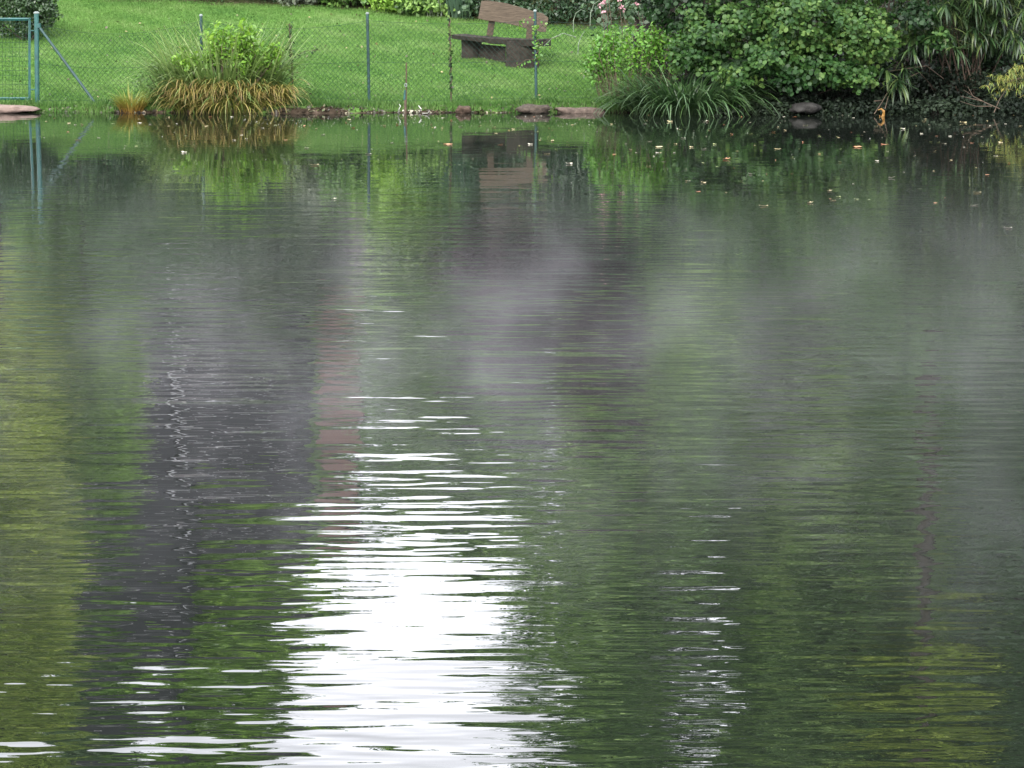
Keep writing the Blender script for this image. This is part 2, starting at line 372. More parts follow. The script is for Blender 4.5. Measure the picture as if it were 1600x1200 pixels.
# ------------------------------------------------------------------ lawn grass (uncountable)
n = 230000
X = R.uniform(-8.4, 1.9, n); Y = 44.95 + (R.uniform(0, 1, n) ** 1.25) * 9.4
keep = (Y < 53.9 - 0.33 * (X + 6.2) + 0.1)
X, Y = X[keep], Y[keep]; n = len(X)
Z = np.array([gz(a, b) for a, b in zip(X, Y)])
hh = R.uniform(0.018, 0.045, n) * (1 + 1.6 * (Y < 45.35) * R.uniform(0, 1, n)); ang = R.uniform(0, 2 * np.pi, n)
wd = R.uniform(0.004, 0.009, n)
A = np.stack([np.cos(ang) * wd, np.sin(ang) * wd, np.zeros(n)], 1); P0 = np.stack([X, Y, Z - 0.005], 1)
tip = P0 + np.stack([R.normal(0, .014, n), R.normal(0, .014, n), hh], 1)
patch = 0.5 + 0.25 * np.sin(X * 2.1 + np.sin(Y * 1.7) * 2) * np.cos(Y * 2.6 + X) + 0.12 * np.sin(X * 7 + Y * 5)
V = np.stack([P0 - A, P0 + A, tip], 1).reshape(-1, 3)
gr = npmesh('lawn_grass', V, np.arange(3 * n).reshape(n, 3), np.clip((patch - .5) * 0.95 + .3 + R.uniform(-.05, 0.45, n), 0, 1))
tag(link('lawn_grass', gr, LM['grass']), 'short mown green grass of the lawn sloping up behind the pond fence', 'grass', kind='stuff')
# dead leaves and dark specks lying in the grass
n = 420
X = R.uniform(-8, 1.6, n); Y = R.uniform(45.1, 52.5, n); Z = np.array([gz(a, b) + 0.03 for a, b in zip(X, Y)])
v, f = leaves(np.stack([X, Y, Z], 1), 0.045, (0, 0, 2.5), 0.6)
M['litter'] = leafmat('litter', [(0.03, 0.02, 0.012), (0.06, 0.04, 0.02), (0.05, 0.09, 0.02), (0.34, 0.24, 0.12)], trans=0)
tag(link('leaf_litter', npmesh('leaf_litter', v, f, R.uniform(0, 1, n) ** 1.3), M['litter']), 'small fallen leaves scattered over the lawn', 'leaves', kind='stuff')
# earth edge litter
n = 1300
X = R.uniform(-8, 2.2, n); s = R.uniform(-0.02, 0.22, n); Y = np.array([shore(a) for a in X]) + s
Z = np.array([gz(a, b) + 0.012 for a, b in zip(X, Y)])
v, f = leaves(np.stack([X, Y, Z], 1), 0.055, (0, -0.5, 1.5), 0.55)
M['litter2'] = leafmat('bank_litter', [(0.022, 0.018, 0.012), (0.045, 0.034, 0.022), (0.03, 0.06, 0.015), (0.09, 0.062, 0.04), (0.05, 0.09, 0.02), (0.26, 0.21, 0.15)], trans=0)
tag(link('bank_litter', npmesh('bank_litter', v, f, R.uniform(0, 1, n) ** 1.7), M['litter2']), 'brown leaves and twigs along the muddy water edge', 'leaves', kind='stuff')
# rough grass fringe on the bank, hanging towards the water
n = 5200
X = R.uniform(-7.9, 1.9, n); yb = np.array([shore(a) for a in X]) + R.uniform(0.13, 0.42, n)
dens = 0.5 + 0.5 * np.sin(X * 1.9 + 0.6) * np.sin(X * 4.3)
keep = (R.uniform(0, 1, n) < 0.35 + 0.65 * dens) ; X, yb = X[keep], yb[keep]; n = len(X)
base = np.stack([X, yb, np.array([gz(a, b) for a, b in zip(X, yb)])], 1)
VV, FF, rn, tt = blades(base, R.uniform(0.06, 0.2, n), R.normal(-np.pi / 2, 1.0, n), R.uniform(0.1, 0.8, n), R.uniform(0.3, 1.6, n), R.uniform(0.006, 0.012, n), 3)
tag(link('bank_grass', npmesh('bank_grass', VV, FF, rn, tt), LM['sedge']), 'rough uncut grass fringe along the top of the bank', 'grass', kind='stuff')

# ------------------------------------------------------------------ fence
FD = 45.75                     # distance of the fence line
def fx(px): return (px - 800) / F * FD / 1.0 * 1.0
def post_x(px): return at(px, 100, FD).x
fence = empty('chain_link_fence', (post_x(57), FD, gz(post_x(57), FD)), 'green chain link fence with thin posts along the pond edge', 'fence')
tops = {}
def post(px_top, px_bot, ytop, r, mat, cap=True, zb=None):
    T = at(px_top, ytop, FD); B = at(px_bot, 165, FD); B.z = (gz(B.x, FD) if zb is None else zb) - 0.12
    b = MB(); b.tube([B, T], r, 12); o = b.build('post', mat, fence, smooth=False)
    if cap:
        c = MB(); c.tube([T, T + Vector((0, 0, 0.012)), T + Vector((0, 0, 0.028))], [r * 1.25, r * 1.25, r * 0.6], 12); q = c.build('post_cap', M['cap'], None)
        q.parent = o; q.location = (0, 0, 0)
    return T
P1 = post(57, 58, 21, 0.034, M['green_paint'], zb=-0.05)
P2 = post(314, 316, 25, 0.021, M['post_paint'])
P3 = post(574, 577, 22, 0.021, M['post_paint'])
P4 = post(836, 838, 18, 0.021, M['post_paint'])
P5 = post(1098, 1100, 18, 0.021, M['post_paint'])
# diagonal brace from the gate post
b = MB(); b.tube([at(61, 42, FD), at(153, 167, FD - 0.25)], 0.020, 10); b.build('brace', M['post_paint'], fence)
b = MB(); q = at(60, 40, FD); b.tube([q + Vector((0, 0, -.03)), q + Vector((0, 0, .03))], 0.038, 12); b.build('brace_clamp', M['green_paint'], fence)
# netting
x0, x1 = P1.x, P5.x
posts = [P1.x, P2.x, P3.x, P4.x, P5.x]
def ntop(x):
    for a, c in zip(posts, posts[1:]):
        if x <= c + 1e-6:
            u = max(0, min(1, (x - a) / (c - a))); sag = 0.17 if a == posts[0] else (0.12 if a == posts[1] else 0.05)
            za = P1.z - 0.14 if a == posts[0] else P2.z - 0.06; zc = P2.z - 0.06
            return za * (1 - u) + zc * u - sag * math.sin(u * math.pi) ** 0.8
    return P5.z - 0.06
def nbot(x): return gz(x, FD) + 0.02
b = MB()
step = 0.072
def yoff(x, z): return FD - 0.03 + 0.02 * math.sin(x * 2.1 + z * 3)
k = x0 - 1.6
while k < x1:
    for sgn in (1, -1):
        pts = []
        zz = 0.0
        for i in range(0, 60):
            x = (k + i * 0.03) if sgn > 0 else (k + 1.6 - i * 0.03)
            z = nbot(x) + i * 0.03 * 1.05
            if x < x0 or x > x1: continue
            if z > ntop(x): break
            pts.append((x + 0.004 * math.sin(i * 1.7 + k * 30), yoff(x, z), z))
        if len(pts) > 2: b.tube(pts[::3] + ([pts[-1]] if (len(pts) - 1) % 3 else []), 0.0023, 3, False)
    k += step
b.build('netting', M['wire'], fence)
b = MB()
for f_ in (ntop, lambda x: nbot(x) + 0.03, lambda x: 0.5 * (ntop(x) + nbot(x))):
    b.tube([(x, yoff(x, f_(x)) - 0.006, f_(x)) for x in np.linspace(x0, x1, 110)], 0.0024, 4)
b.build('tension_wire', M['wire'], fence)
# thin intermediate stakes overgrown by a vine
def stake(pt, pb, yt, yb, label, mat, r=0.011, d=FD):
    T = at(pt, yt, d); B = at(pb, yb, d); B.z = gz(B.x, d) - 0.1
    root = empty('fence_stake', (B.x, B.y, B.z), label, 'stake')
    b = MB(); mid = (T + B) / 2 + Vector((0.008, 0, 0)); b.tube([B, mid, T], r, 8); b.build('rod', mat, root); return root, B, T
s1 = stake(452, 458, 38, 130, 'thin dark stake right of the big grass clump, wound with a vine', M['rust'])
s2 = stake(702, 705, 28, 145, 'thin rusty stake left of the wooden bench, wound with a vine', M['rust'])
# stake standing in the water edge with a ring
SD = 44.9
T = at(635, 98, SD); B = at(634, 175, SD); B.z = -0.3
root = empty('water_stake', (B.x, B.y, 0), 'short rusty rod with a pale ring standing at the water edge', 'stake')
b = MB(); b.tube([B, T], 0.010, 8); b.build('rod', M['rust'], root)
q = at(634, 133, SD); b = MB()
b.tube([q + Vector((math.cos(a) * 0.017, -0.012, math.sin(a) * 0.022)) for a in np.linspace(0, 2 * math.pi, 13)], 0.006, 6); b.build('ring', M['cap'], root)
b = MB(); b.tube([at(633, 141, SD), at(632, 156, SD)], 0.017, 8); b.build('sleeve', M['green_paint'], root)
b = MB(); b.tube([at(633, 156, SD), B], 0.015, 8); b.build('lower_sleeve', M['twig'], root)

def vine(px, ytop, ybot, nleaf, label, spread=0.035, d=FD - 0.04, mat='nettle', side=None, seed=1):
    rs = np.random.RandomState(seed)
    T = at(px, ytop, d); B = at(px + 3, ybot, d)
    root = empty('climbing_vine', (B.x, B.y, B.z), label, 'vine')
    b = MB(); pts = []
    for i in range(50):
        u = i / 49; pts.append(B.lerp(T, u) + Vector((math.cos(u * 40) * 0.02, math.sin(u * 40) * 0.02, 0)))
    b.tube(pts, 0.004, 5); b.build('stem', M['twig'], root)
    u = rs.uniform(0, 1, nleaf)[:, None]; P = np.array(B) * (1 - u) + np.array(T) * u + rs.normal(size=(nleaf, 3)) * spread * np.array([1, .6, .6])
    if side is not None:
        for (sx, sy, ex, ey, m_) in side:
            a = np.array(at(sx, sy, d)); c = np.array(at(ex, ey, d)); uu = rs.uniform(0, 1, m_)[:, None]
            P = np.concatenate([P, a * (1 - uu) + c * uu + rs.normal(size=(m_, 3)) * 0.018])
            b = MB(); mid = Vector((a + c) / 2) + Vector((0, 0, 0.04)); b.tube([Vector(a), mid, Vector(c)], 0.003, 4); b.build('tendril', M['twig'], root)
    v, f = leaves(P, 0.05, (0, -1, 0.5), 0.6, rs=rs)
    link('leaves', npmesh('leaves', v, f, rs.uniform(0, 1, len(f))), LM[mat], root)
vine(702, 26, 143, 85, 'dark green vine spiralling up the stake left of the bench', 0.014, seed=2, mat='shrub')
vine(453, 36, 128, 110, 'green vine wrapped round the stake beside the big grass clump', 0.028, seed=3, mat='shrub', side=[(453, 70, 425, 95, 14), (455, 90, 500, 78, 16)])
vine(837, 40, 98, 60, 'leafy green vine on the fence post in front of the bench', 0.028, seed=4, side=[(836, 92, 806, 104, 16), (838, 30, 858, 46, 14), (838, 75, 880, 55, 14), (834, 28, 812, 35, 10), (812, 35, 812, 45, 6)])

# gate
GD = FD
gate = empty('garden_gate', (at(0, 155, GD).x, GD, 0.1), 'green tubular metal gate with welded wire infill at the far left', 'gate')
b = MB(); TL, TR, BR, BL = at(-118, 30, GD), at(46, 30, GD), at(46, 154, GD), at(-118, 154, GD)
for a_, c_ in ((TL, TR), (TR, BR), (BR, BL), (BL, TL)):
    dd = (c_ - a_).normalized() * 0.02
    b.tube([a_ - dd, c_ + dd], 0.021, 4)
b.build('frame', M['green_paint'], gate)
b = MB()
for i in range(1, 31):
    u = i / 31; b.tube([TL.lerp(TR, u), BL.lerp(BR, u)], 0.0021, 4, False)
for i in range(1, 17):
    u = i / 17; b.tube([TL.lerp(BL, u) + Vector((0, -.004, 0)), TR.lerp(BR, u) + Vector((0, -.004, 0))], 0.0021, 4, False)
b.build('wire_infill', M['wire'], gate)
for yy in (48, 140):
    b = MB(); q = at(50, yy, GD); b.tube([q - Vector((.03, 0, 0)), q + Vector((.045, 0, 0))], 0.010, 8); b.build('hinge', M['green_paint'], gate)

# ------------------------------------------------------------------ bench
def bench():
    BD = 48.4
    L = at(712, 80, BD + 0.35); Rr = at(835, 92, BD - 0.45)
    base = at(772, 88, BD); base.z = gz(base.x, BD)
    root = empty('garden_bench', base, 'weathered wooden bench of thick slabs on the lawn, tilted down to the right', 'bench')
    ux = Vector((at(836, 0, BD).x - at(706, 0, BD).x, -0.75, 0)).normalized(); uy = Vector((-ux.y, ux.x, 0))
    s = at(706, 54, BD + 0.38); e = at(843, 62, BD - 0.38)
    # seat: live edged slab, ragged outline
    rs = np.random.RandomState(5); n = 16; top = []; 
    v = []; f = []
    for i in range(n + 1):
        u = i / n; c = s.lerp(e, u) - Vector((0, 0, 0.02 * math.sin(u * 3.1)))
        w0 = 0.0 + rs.uniform(-.012, .012); w1 = 0.36 + rs.uniform(-.02, .02)
        th = 0.075 + rs.uniform(-.01, .012) + 0.035 * u
        for (o, z) in ((w0 - .02, 0), (w1, 0), (w1, -th), (w0, -th * 0.9)):
            v.append(c + uy * (o - 0.0) + Vector((0, 0, z + rs.uniform(-.004, .004))))
    for i in range(n):
        for k in range(4): f.append((4 * i + k, 4 * i + (k + 1) % 4, 4 * i + 4 + (k + 1) % 4, 4 * i + 4 + k))
    f.append((0, 3, 2, 1)); f.append((4 * n, 4 * n + 1, 4 * n + 2, 4 * n + 3))
    b = MB(); b.v = v; b.f = f; b.build('seat', M['wood_dark'], root, bevel=0.008)
    # log legs
    for (pa, pb, yt, yb, dd) in ((712, 745, 63, 88, BD + 0.42), (783, 836, 67, 98, BD - 0.2)):
        A = at(pa, yt, dd); B_ = at(pb, yt, dd); wdt = (B_.x - A.x) / 2; cx = (A + B_) / 2 + uy * 0.14; zt = A.z + 0.02; zb = gz(cx.x, cx.y) - 0.06
        b = MB(); ring = []
        pts = []
        for zi, ff in ((zb, 1.04), ((zb + zt) / 2, 0.95), (zt, 1.0)):
            for k in range(14):
                an = 2 * math.pi * k / 14; r_ = wdt * ff * (1 + 0.06 * math.sin(an * 3 + pa))
                pts.append(Vector((cx.x + math.cos(an) * r_, cx.y + math.sin(an) * 0.15, zi)))
        b.v = pts
        for j in range(2):
            for k in range(14): b.f.append((j * 14 + k, j * 14 + (k + 1) % 14, j * 14 + 14 + (k + 1) % 14, j * 14 + 14 + k))
        b.f.append(tuple(range(28, 42))); b.build('leg', M['wood_dark'], root, bevel=0.008)
    A = at(742, 68, BD + .5); B_ = at(790, 92, BD + .1)  # dark board added to fill the shadow between the legs
    b = MB(); b.hexa([(A.x, A.y, B_.z), (B_.x, B_.y, B_.z - .06), (B_.x, B_.y + .08, B_.z - .06), (A.x, A.y + .08, B_.z), (A.x, A.y, A.z), (B_.x, B_.y, A.z - .03), (B_.x, B_.y + .08, A.z - .03), (A.x, A.y + .08, A.z)]); b.build('shade_board', M['wood_dark'], root, bevel=.006)
    # back supports
    for (pt, yt, pb, yb, dd) in ((770, 24, 765, 56, BD + 0.42), (829, 38, 826, 66, BD + 0.12)):
        A = at(pt, yt, dd); B_ = at(pb, yb, dd); c = (A + B_) / 2
        b = MB(); hx = 0.05
        b.hexa([B_ + Vector((-hx, -.03, 0)), B_ + Vector((hx, -.03, 0)), B_ + Vector((hx, .03, 0)), B_ + Vector((-hx, .03, 0)),
                A + Vector((-hx, -.03, 0)), A + Vector((hx, -.03, 0)), A + Vector((hx, .03, 0)), A + Vector((-hx, .03, 0))])
        b.build('back_support', M['wood'], root, bevel=0.006)
    # backrest: one wide curved board
    topl = [(752, 1.5), (762, 1), (775, 2.5), (790, 5), (805, 9), (820, 13.5), (835, 18), (848, 21), (857, 28)]
    botl = [(747, 29), (757, 31.5), (772, 33.5), (787, 36), (802, 39), (816, 42.5), (831, 47), (846, 50), (853, 50)]
    v = []; f = []
    for i, (a_, c_) in enumerate(zip(topl, botl)):
        d_ = BD + 0.44 - 0.4 * i / 8
        A = at(a_[0], a_[1], d_ + 0.05); B_ = at(c_[0], c_[1], d_ - 0.03)
        v += [B_, B_ + Vector((0, .045, 0)), A + Vector((0, .045, 0)), A]
    n = len(topl) - 1
    for i in range(n):
        for k in range(4): f.append((4 * i + k, 4 * i + (k + 1) % 4, 4 * i + 4 + (k + 1) % 4, 4 * i + 4 + k))
    f.append((0, 3, 2, 1)); f.append((4 * n, 4 * n + 1, 4 * n + 2, 4 * n + 3))
    b = MB(); b.v = v; b.f = [q[::-1] for q in f]; b.build('backrest', M['wood'], root, bevel=0.006)
bench()

# ------------------------------------------------------------------ stones
def rock(px0, px1, py0, py1, d, name, label, mat, seed, depth=0.3):
    rs = np.random.RandomState(seed)
    A = at(px0, py0, d); B_ = at(px1, py1, d); c = Vector(((A.x + B_.x) / 2, d + depth / 2, (A.z + B_.z) / 2)); r = Vector(((B_.x - A.x) / 2, depth / 2, (A.z - B_.z) / 2))
    import bmesh
    bm = bmesh.new(); bmesh.ops.create_icosphere(bm, subdivisions=3, radius=1)
    ph = rs.uniform(0, 6, 6)
    for v in bm.verts:
        n = v.co.normalized(); s_ = 1 / max(abs(n.x) ** 3 + abs(n.y) ** 3 + abs(n.z) ** 3, .3) ** (1 / 3)
        k = s_ * (1 + 0.10 * math.sin(n.x * 7 + n.y * 3 + ph[4]) + 0.06 * math.sin(n.x * 19 + n.z * 9 + ph[5]) + 0.07 * math.sin(n.x * 4 + ph[0]) + 0.06 * math.sin(n.y * 5 + ph[1]) + 0.08 * math.sin(n.z * 4 + ph[2] + n.x * 3) + 0.03 * math.sin(n.x * 13 + n.z * 11 + ph[3]))
        v.co = Vector((n.x * r.x * k, n.y * r.y * k, n.z * r.z * k)) * 0.93 + c
    me = bpy.data.meshes.new(name); bm.to_mesh(me); bm.free()
    for p_ in me.polygons: p_.use_smooth = True
    return tag(link(name, me, mat), label, 'stone')
rock(-95, 56, 164, 180, 44.72, 'sill_stone', 'flat pinkish stone slab lying below the gate at the waterline', M['stone'], 1, 0.5)
rock(806, 860, 164.5, 180, 44.72, 'bank_stone', 'brownish pink stone at the foot of the fence post by the bench', solid('brown_stone', (0.05, 0.040, 0.031), 0.9, var=.45, scale=22, bump=.03), 2)
rock(866, 950, 168, 182, 44.78, 'bank_stone', 'long low pinkish stone at the waterline left of the dark sedge', solid('pink_stone', (0.085, 0.064, 0.052), 0.9, var=.45, scale=14, bump=.03), 3)
rock(712, 736, 166, 180, 44.72, 'bank_stone', 'small reddish brown stone on the bank below the vine stake', solid('red_stone', (0.05, 0.034, 0.024), 0.9, var=.5, scale=18, bump=.03), 4)
rock(1238, 1283, 161, 178, 44.3, 'shaded_stone', 'grey rounded stone in the dark under the shrubs', M['stone2'], 6)

# ------------------------------------------------------------------ waterside plants
def clump(name, label, cat, groups, loc):
    """groups: (part, material, base px range, distance range, n, length, lean, droop, width)"""
    root = empty(name, loc, label, cat)
    for (part, mat, cx, cy, rx, ry, n, ln, lean, dr, wd, seed) in groups:
        rs = np.random.RandomState(seed)
        a = rs.uniform(0, 2 * np.pi, n); rr = np.sqrt(rs.uniform(0, 1, n))
        bx = cx + np.cos(a) * rr * rx; by = cy + np.sin(a) * rr * ry
        bz = np.array([max(gz(i, j), -0.02) for i, j in zip(bx, by)])
        az = np.arctan2(by - cy, (bx - cx) * 0.8) + rs.normal(0, 0.5, n)
        VV, FF, rn, tt = blades(np.stack([bx, by, bz], 1), rs.uniform(ln[0], ln[1], n), az, rs.uniform(lean[0], lean[1], n), rs.uniform(dr[0], dr[1], n), rs.uniform(wd[0], wd[1], n), 8, rs)
        VV[:, 2] = np.where(VV[:, 2] < -0.03, -0.03, VV[:, 2])
        link(part, npmesh(part, VV, FF, rn, tt), LM[mat], root)
    return root
cx = at(350, 170, 45.1).x
c1 = clump('ornamental_grass', 'big arching grass clump with orange dried blades hanging into the water', 'grass clump', [
    ('green_blades', 'clump', cx - 0.05, 45.3, 0.8, 0.35, 1100, (0.6, 1.35), (0.0, 0.42), (0.3, 2.3), (0.020, 0.036), 1),
    ('outer_blades', 'clump', cx - 0.05, 45.2, 0.95, 0.25, 520, (0.45, 0.85), (0.1, 0.8), (0.9, 2.6), (0.020, 0.034), 2),
    ('dry_blades', 'dry', cx + 0.1, 44.9, 0.8, 0.18, 420, (0.4, 0.75), (0.1, 0.6), (1.8, 3.0), (0.014, 0.028), 3),
], (cx, 45.1, 0))
# dry blades should fall towards the water
rs = np.random.RandomState(31); n = 430
bx = cx + 0.08 + rs.uniform(-0.82, 0.88, n); by = 44.98 + rs.normal(0, 0.06, n)
VV, FF, rn, tt = blades(np.stack([bx, by, rs.uniform(0.10, 0.24, n)], 1), rs.uniform(0.42, 0.80, n) * (1 - 0.25 * np.abs(bx - cx)), rs.normal(-np.pi / 2, 0.75, n), rs.uniform(0.0, 0.4, n), rs.uniform(2.2, 3.0, n), rs.uniform(0.014, 0.03, n), 8, rs)
VV[:, 2] = np.maximum(VV[:, 2], -0.03)
link('hanging_blades', npmesh('hanging_blades', VV, FF, rn, tt), LM['dry'], c1)
tx = at(205, 170, 44.9).x
clump('grass_tuft', 'small tuft of green blades turning orange at the base, left of the big clump', 'grass tuft', [
    ('blades', 'tuft', tx, 44.95, 0.16, 0.08, 190, (0.25, 0.5), (0.05, 0.7), (0.4, 1.8), (0.012, 0.02), 4)], (tx, 44.95, 0))
def bush(name, label, cat, blobs, size, sig, mat, base, aspect=0.6, hexa=False, nb=(0, 0, 0.7), droop=None, stems=5, seed=1, group=None, dens=1.0, stem_r=0.012, zmin=None, out=0.8):
    rs = np.random.RandomState(seed)
    root = empty(name, base, label, cat, group)
    link('foliage', foliage_mesh('foliage', blobs, size, sig, aspect, hexa, nb, out, droop, rs, dens, zmin), LM[mat], root)
    b = MB()
    for i in range(stems):
        cen, rad = blobs[i % len(blobs)][:2]
        tip = Vector(cen) + Vector([rs.uniform(-.5, .5) * r_ for r_ in rad]); bs = Vector(base) + Vector((rs.normal(0, .08), rs.normal(0, .05), -0.1))
        mid = bs.lerp(tip, 0.5) + Vector((rs.normal(0, .05), rs.normal(0, .05), 0.05)); b.tube([bs, mid, tip], [stem_r, stem_r * .8, stem_r * .4], 6)
    b.build('stems', M['bark'], root)
    return root
def shoots(name, label, cat, spots, size, mat, base, seed, per=26, bend=0.12, spread=0.05, aspect=0.5, stem=0.004):
    '''leafy upright stems: spots = (px_top, py_top, px_foot, py_foot, distance)'''
    rs = np.random.RandomState(seed); root = empty(name, base, label, cat); b = MB(); PP = []; CR = []
    for (tx_, ty_, fx_, fy_, d_) in spots:
        T_ = at(tx_, ty_, d_); B_ = at(fx_, fy_, d_ + 0.05); mid = B_.lerp(T_, .55) + Vector((rs.normal(0, bend * .5), rs.normal(0, bend * .5), bend * .6))
        b.tube([B_, mid, T_], [stem * 1.4, stem, stem * .5], 5); c_ = rs.uniform()
        u = rs.uniform(0.25, 1.0, per) ** 0.8
        for k in u:
            q_ = B_.lerp(mid, k * 2) if k < .5 else mid.lerp(T_, k * 2 - 1)
            PP.append(np.array(q_) + rs.normal(size=3) * spread * (1.25 - k * .7)); CR.append(c_)
    v, f = leaves(np.array(PP), size, (0, -.4, 1.0), aspect, rs=rs)
    link('leaves', npmesh('leaves', v, f, np.clip(np.array(CR) * .5 + rs.uniform(0, .5, len(CR)), 0, 1)), LM[mat], root); b.build('stems', M['twig'], root)
    return root
def pb(px, py, d, rx, ry, rz, ncl, per): return (tuple(at(px, py, d)), (rx, ry, rz), ncl, per)
q = at(360, 165, 45.5)
rs = np.random.RandomState(61)
sp = []
for k in range(66):
    tx_ = rs.uniform(262, 440) if k % 3 else rs.uniform(325, 405); yt_ = 30 + 52 * abs((tx_ - 362) / 85) ** 1.6 + abs(rs.normal(0, 26)); sp.append((tx_, yt_, 350 + (tx_ - 350) * .6, 130, 45.05 + rs.uniform(-.15, .35)))
shoots('leafy_weed', 'bright green leafy weed growing over the top of the big grass clump', 'weed', sp, 0.075, 'lime', q, 62, per=40, spread=0.055)
q = at(270, 170, 45.3)
bush('leafy_weed', 'low olive weed filling the left side of the big grass clump', 'weed',
     [pb(245, 130, 45.3, 0.28, 0.2, 0.24, 40, 12), pb(285, 110, 45.4, 0.25, 0.2, 0.2, 26, 12)], 0.045, 0.05, 'olive', q, stems=8, seed=12)
# right bank
q = at(985, 165, 45.4)
rs = np.random.RandomState(63); sp = []
for k in range(90):
    tx_ = rs.uniform(912, 1075); yt_ = 38 + 30 * max(0, (960 - tx_) / 45) + abs(rs.normal(0, 22)); sp.append((tx_, yt_, 985 + (tx_ - 985) * .7, 150, 45.3 + rs.uniform(-.2, .35)))
shoots('nettle_patch', 'bright green nettle-like plants at the left end of the right-hand shrubs', 'weed', sp, 0.065, 'nettle', q, 64, per=36, spread=0.06)
sx = at(1070, 170, 44.8).x
clump('sedge_clump', 'dark green sedge clump arching down into the water under the shrubs', 'grass clump', [
    ('blades', 'darksedge', sx, 44.75, 0.75, 0.25, 620, (0.6, 1.15), (0.05, 0.8), (0.9, 2.6), (0.022, 0.038), 6),
    ('long_blades', 'sedge', sx + 0.05, 44.7, 0.8, 0.2, 200, (0.8, 1.3), (0.1, 0.8), (1.2, 2.5), (0.012, 0.02), 7)], (sx, 44.7, 0))
sx = at(965, 170, 44.9).x
clump('grass_tuft', 'loose green and straw grass at the left foot of the dark sedge', 'grass tuft', [
    ('blades', 'sedge', sx, 44.95, 0.25, 0.1, 130, (0.2, 0.55), (0.05, 0.6), (0.4, 1.6), (0.006, 0.012), 9)], (sx, 44.9, 0))
q = at(1230, 160, 45.8)
bush('round_leaved_shrub', 'large shrub with round mid green leaves overhanging the water', 'shrub',
     [pb(1140, 40, 45.2, 0.75, 0.7, 0.40, 95, 16), pb(1250, 35, 44.9, 0.75, 0.8, 0.50, 120, 16), pb(1350, 55, 44.9, 0.65, 0.7, 0.42, 90, 16), pb(1215, 90, 44.7, 0.6, 0.5, 0.26, 60, 15), pb(1090, 85, 45.1, 0.45, 0.5, 0.3, 50, 15), pb(1180, -60, 45.4, 1.0, 0.9, 0.6, 120, 16), pb(1330, -50, 45.3, 1.0, 0.8, 0.6, 110, 16), pb(1290, 112, 44.6, .7, .4, .18, 60, 12), pb(1060, 0, 45.6, 0.7, .6, .5, 70, 15),
      pb(1425, 25, 44.6, .3, .3, .2, 14, 14), pb(1465, 60, 44.7, .25, .25, .12, 9, 14), pb(1150, 122, 44.6, .3, .3, .12, 12, 14), pb(1235, 132, 44.45, .3, .2, .1, 9, 14), pb(1345, 128, 44.5, .3, .25, .1, 9, 14), pb(1110, 60, 44.7, .3, .3, .14, 14, 14)],
     0.060, 0.055, 'shrub', q, aspect=0.95, hexa=True, stems=20, seed=14, stem_r=0.012, nb=(0, -0.5, 0.9), dens=1.9)
q = at(1440, 165, 45.7)
def fans(name, label, cat, spots, base, mat, seed, ln=(0.24, 0.4), wd=(0.028, 0.046)):
    """drooping fans of long narrow leaves on thin canes"""
    rs = np.random.RandomState(seed); root = empty(name, base, label, cat); B_ = []; L_ = []; A_ = []; LE = []; DR = []; WD = []
    st = MB()
    for (px, py, d, m_) in spots:
        c = at(px, py, d); bs = Vector(base) + Vector((rs.normal(0, .3), rs.normal(0, .2), -.1))
        
        if rs.uniform() < 0.07: st.tube([bs, bs.lerp(c, .6) + Vector((0, 0, .3)), c], [.010, .007, .003], 5)
        a = rs.uniform(-np.pi, np.pi, m_)
        a = np.where(np.sin(a) > 0.6, -a, a)
        for i in range(m_): B_.append(tuple(c + Vector(rs.normal(0, .012, 3)))); A_.append(a[i]); L_.append(rs.uniform(*ln)); LE.append(rs.uniform(1.0, 2.5)); DR.append(rs.uniform(0.3, 1.3)); WD.append(rs.uniform(*wd))
    VV, FF, rn, tt = blades(np.array(B_), np.array(L_), np.array(A_), np.array(LE), np.array(DR), np.array(WD), 5, rs)
    link('leaves', npmesh('leaves', VV, FF, rn), LM[mat], root); st.build('canes', M['twig'], root)
    return root
rs = np.random.RandomState(77)
sp = [(1400, 130, 44.6, 22), (1412, 108, 44.6, 22), (1385, 112, 44.7, 16), (1495, 78, 44.5, 24), (1404, 126, 44.45, 20), (1425, 75, 44.8, 16), (1450, 60, 44.8, 18), (1475, 45, 44.9, 18), (1385, 108, 44.7, 14)]
sp += [(rs.uniform(1400, 1600), rs.uniform(-130, 66), rs.uniform(44.7, 46.2), 16) for _ in range(210)]
sp += [(rs.uniform(1500, 1640), rs.uniform(-130, 70), rs.uniform(44.8, 46.2), 14) for _ in range(110)]
fans('bamboo_shrub', 'bamboo-like shrub with long drooping leaf fans over the dark water', 'shrub', sp, at(1500, 160, 45.8), 'bamboo', 15)
sp = [(rs.uniform(1425, 1700), rs.uniform(-60, 80), rs.uniform(46.3, 47), 16) for _ in range(150)]
fans('dark_bamboo', 'darker long-leaved shrub behind the bamboo-like one at the right edge', 'shrub', sp, at(1560, 150, 46.8), 'dark', 16)
# yellowing fine-leaved branch at right edge
rs = np.random.RandomState(8)
sp = [(1605 - 48 * u + rs.normal(0, 8), 112 + 26 * u ** 1.5 + rs.normal(0, 9), rs.uniform(44.2, 44.5), 9) for u in rs.uniform(0, 1, 60)] + [(rs.uniform(1590, 1700), rs.uniform(85, 150), 44.3, 9) for _ in range(60)]
fans('yellowing_bush', 'fine-leaved yellow green branch reaching in low at the right edge', 'shrub', sp, at(1690, 168, 44.6), 'willow', 17, (0.06, 0.13), (0.010, 0.018))
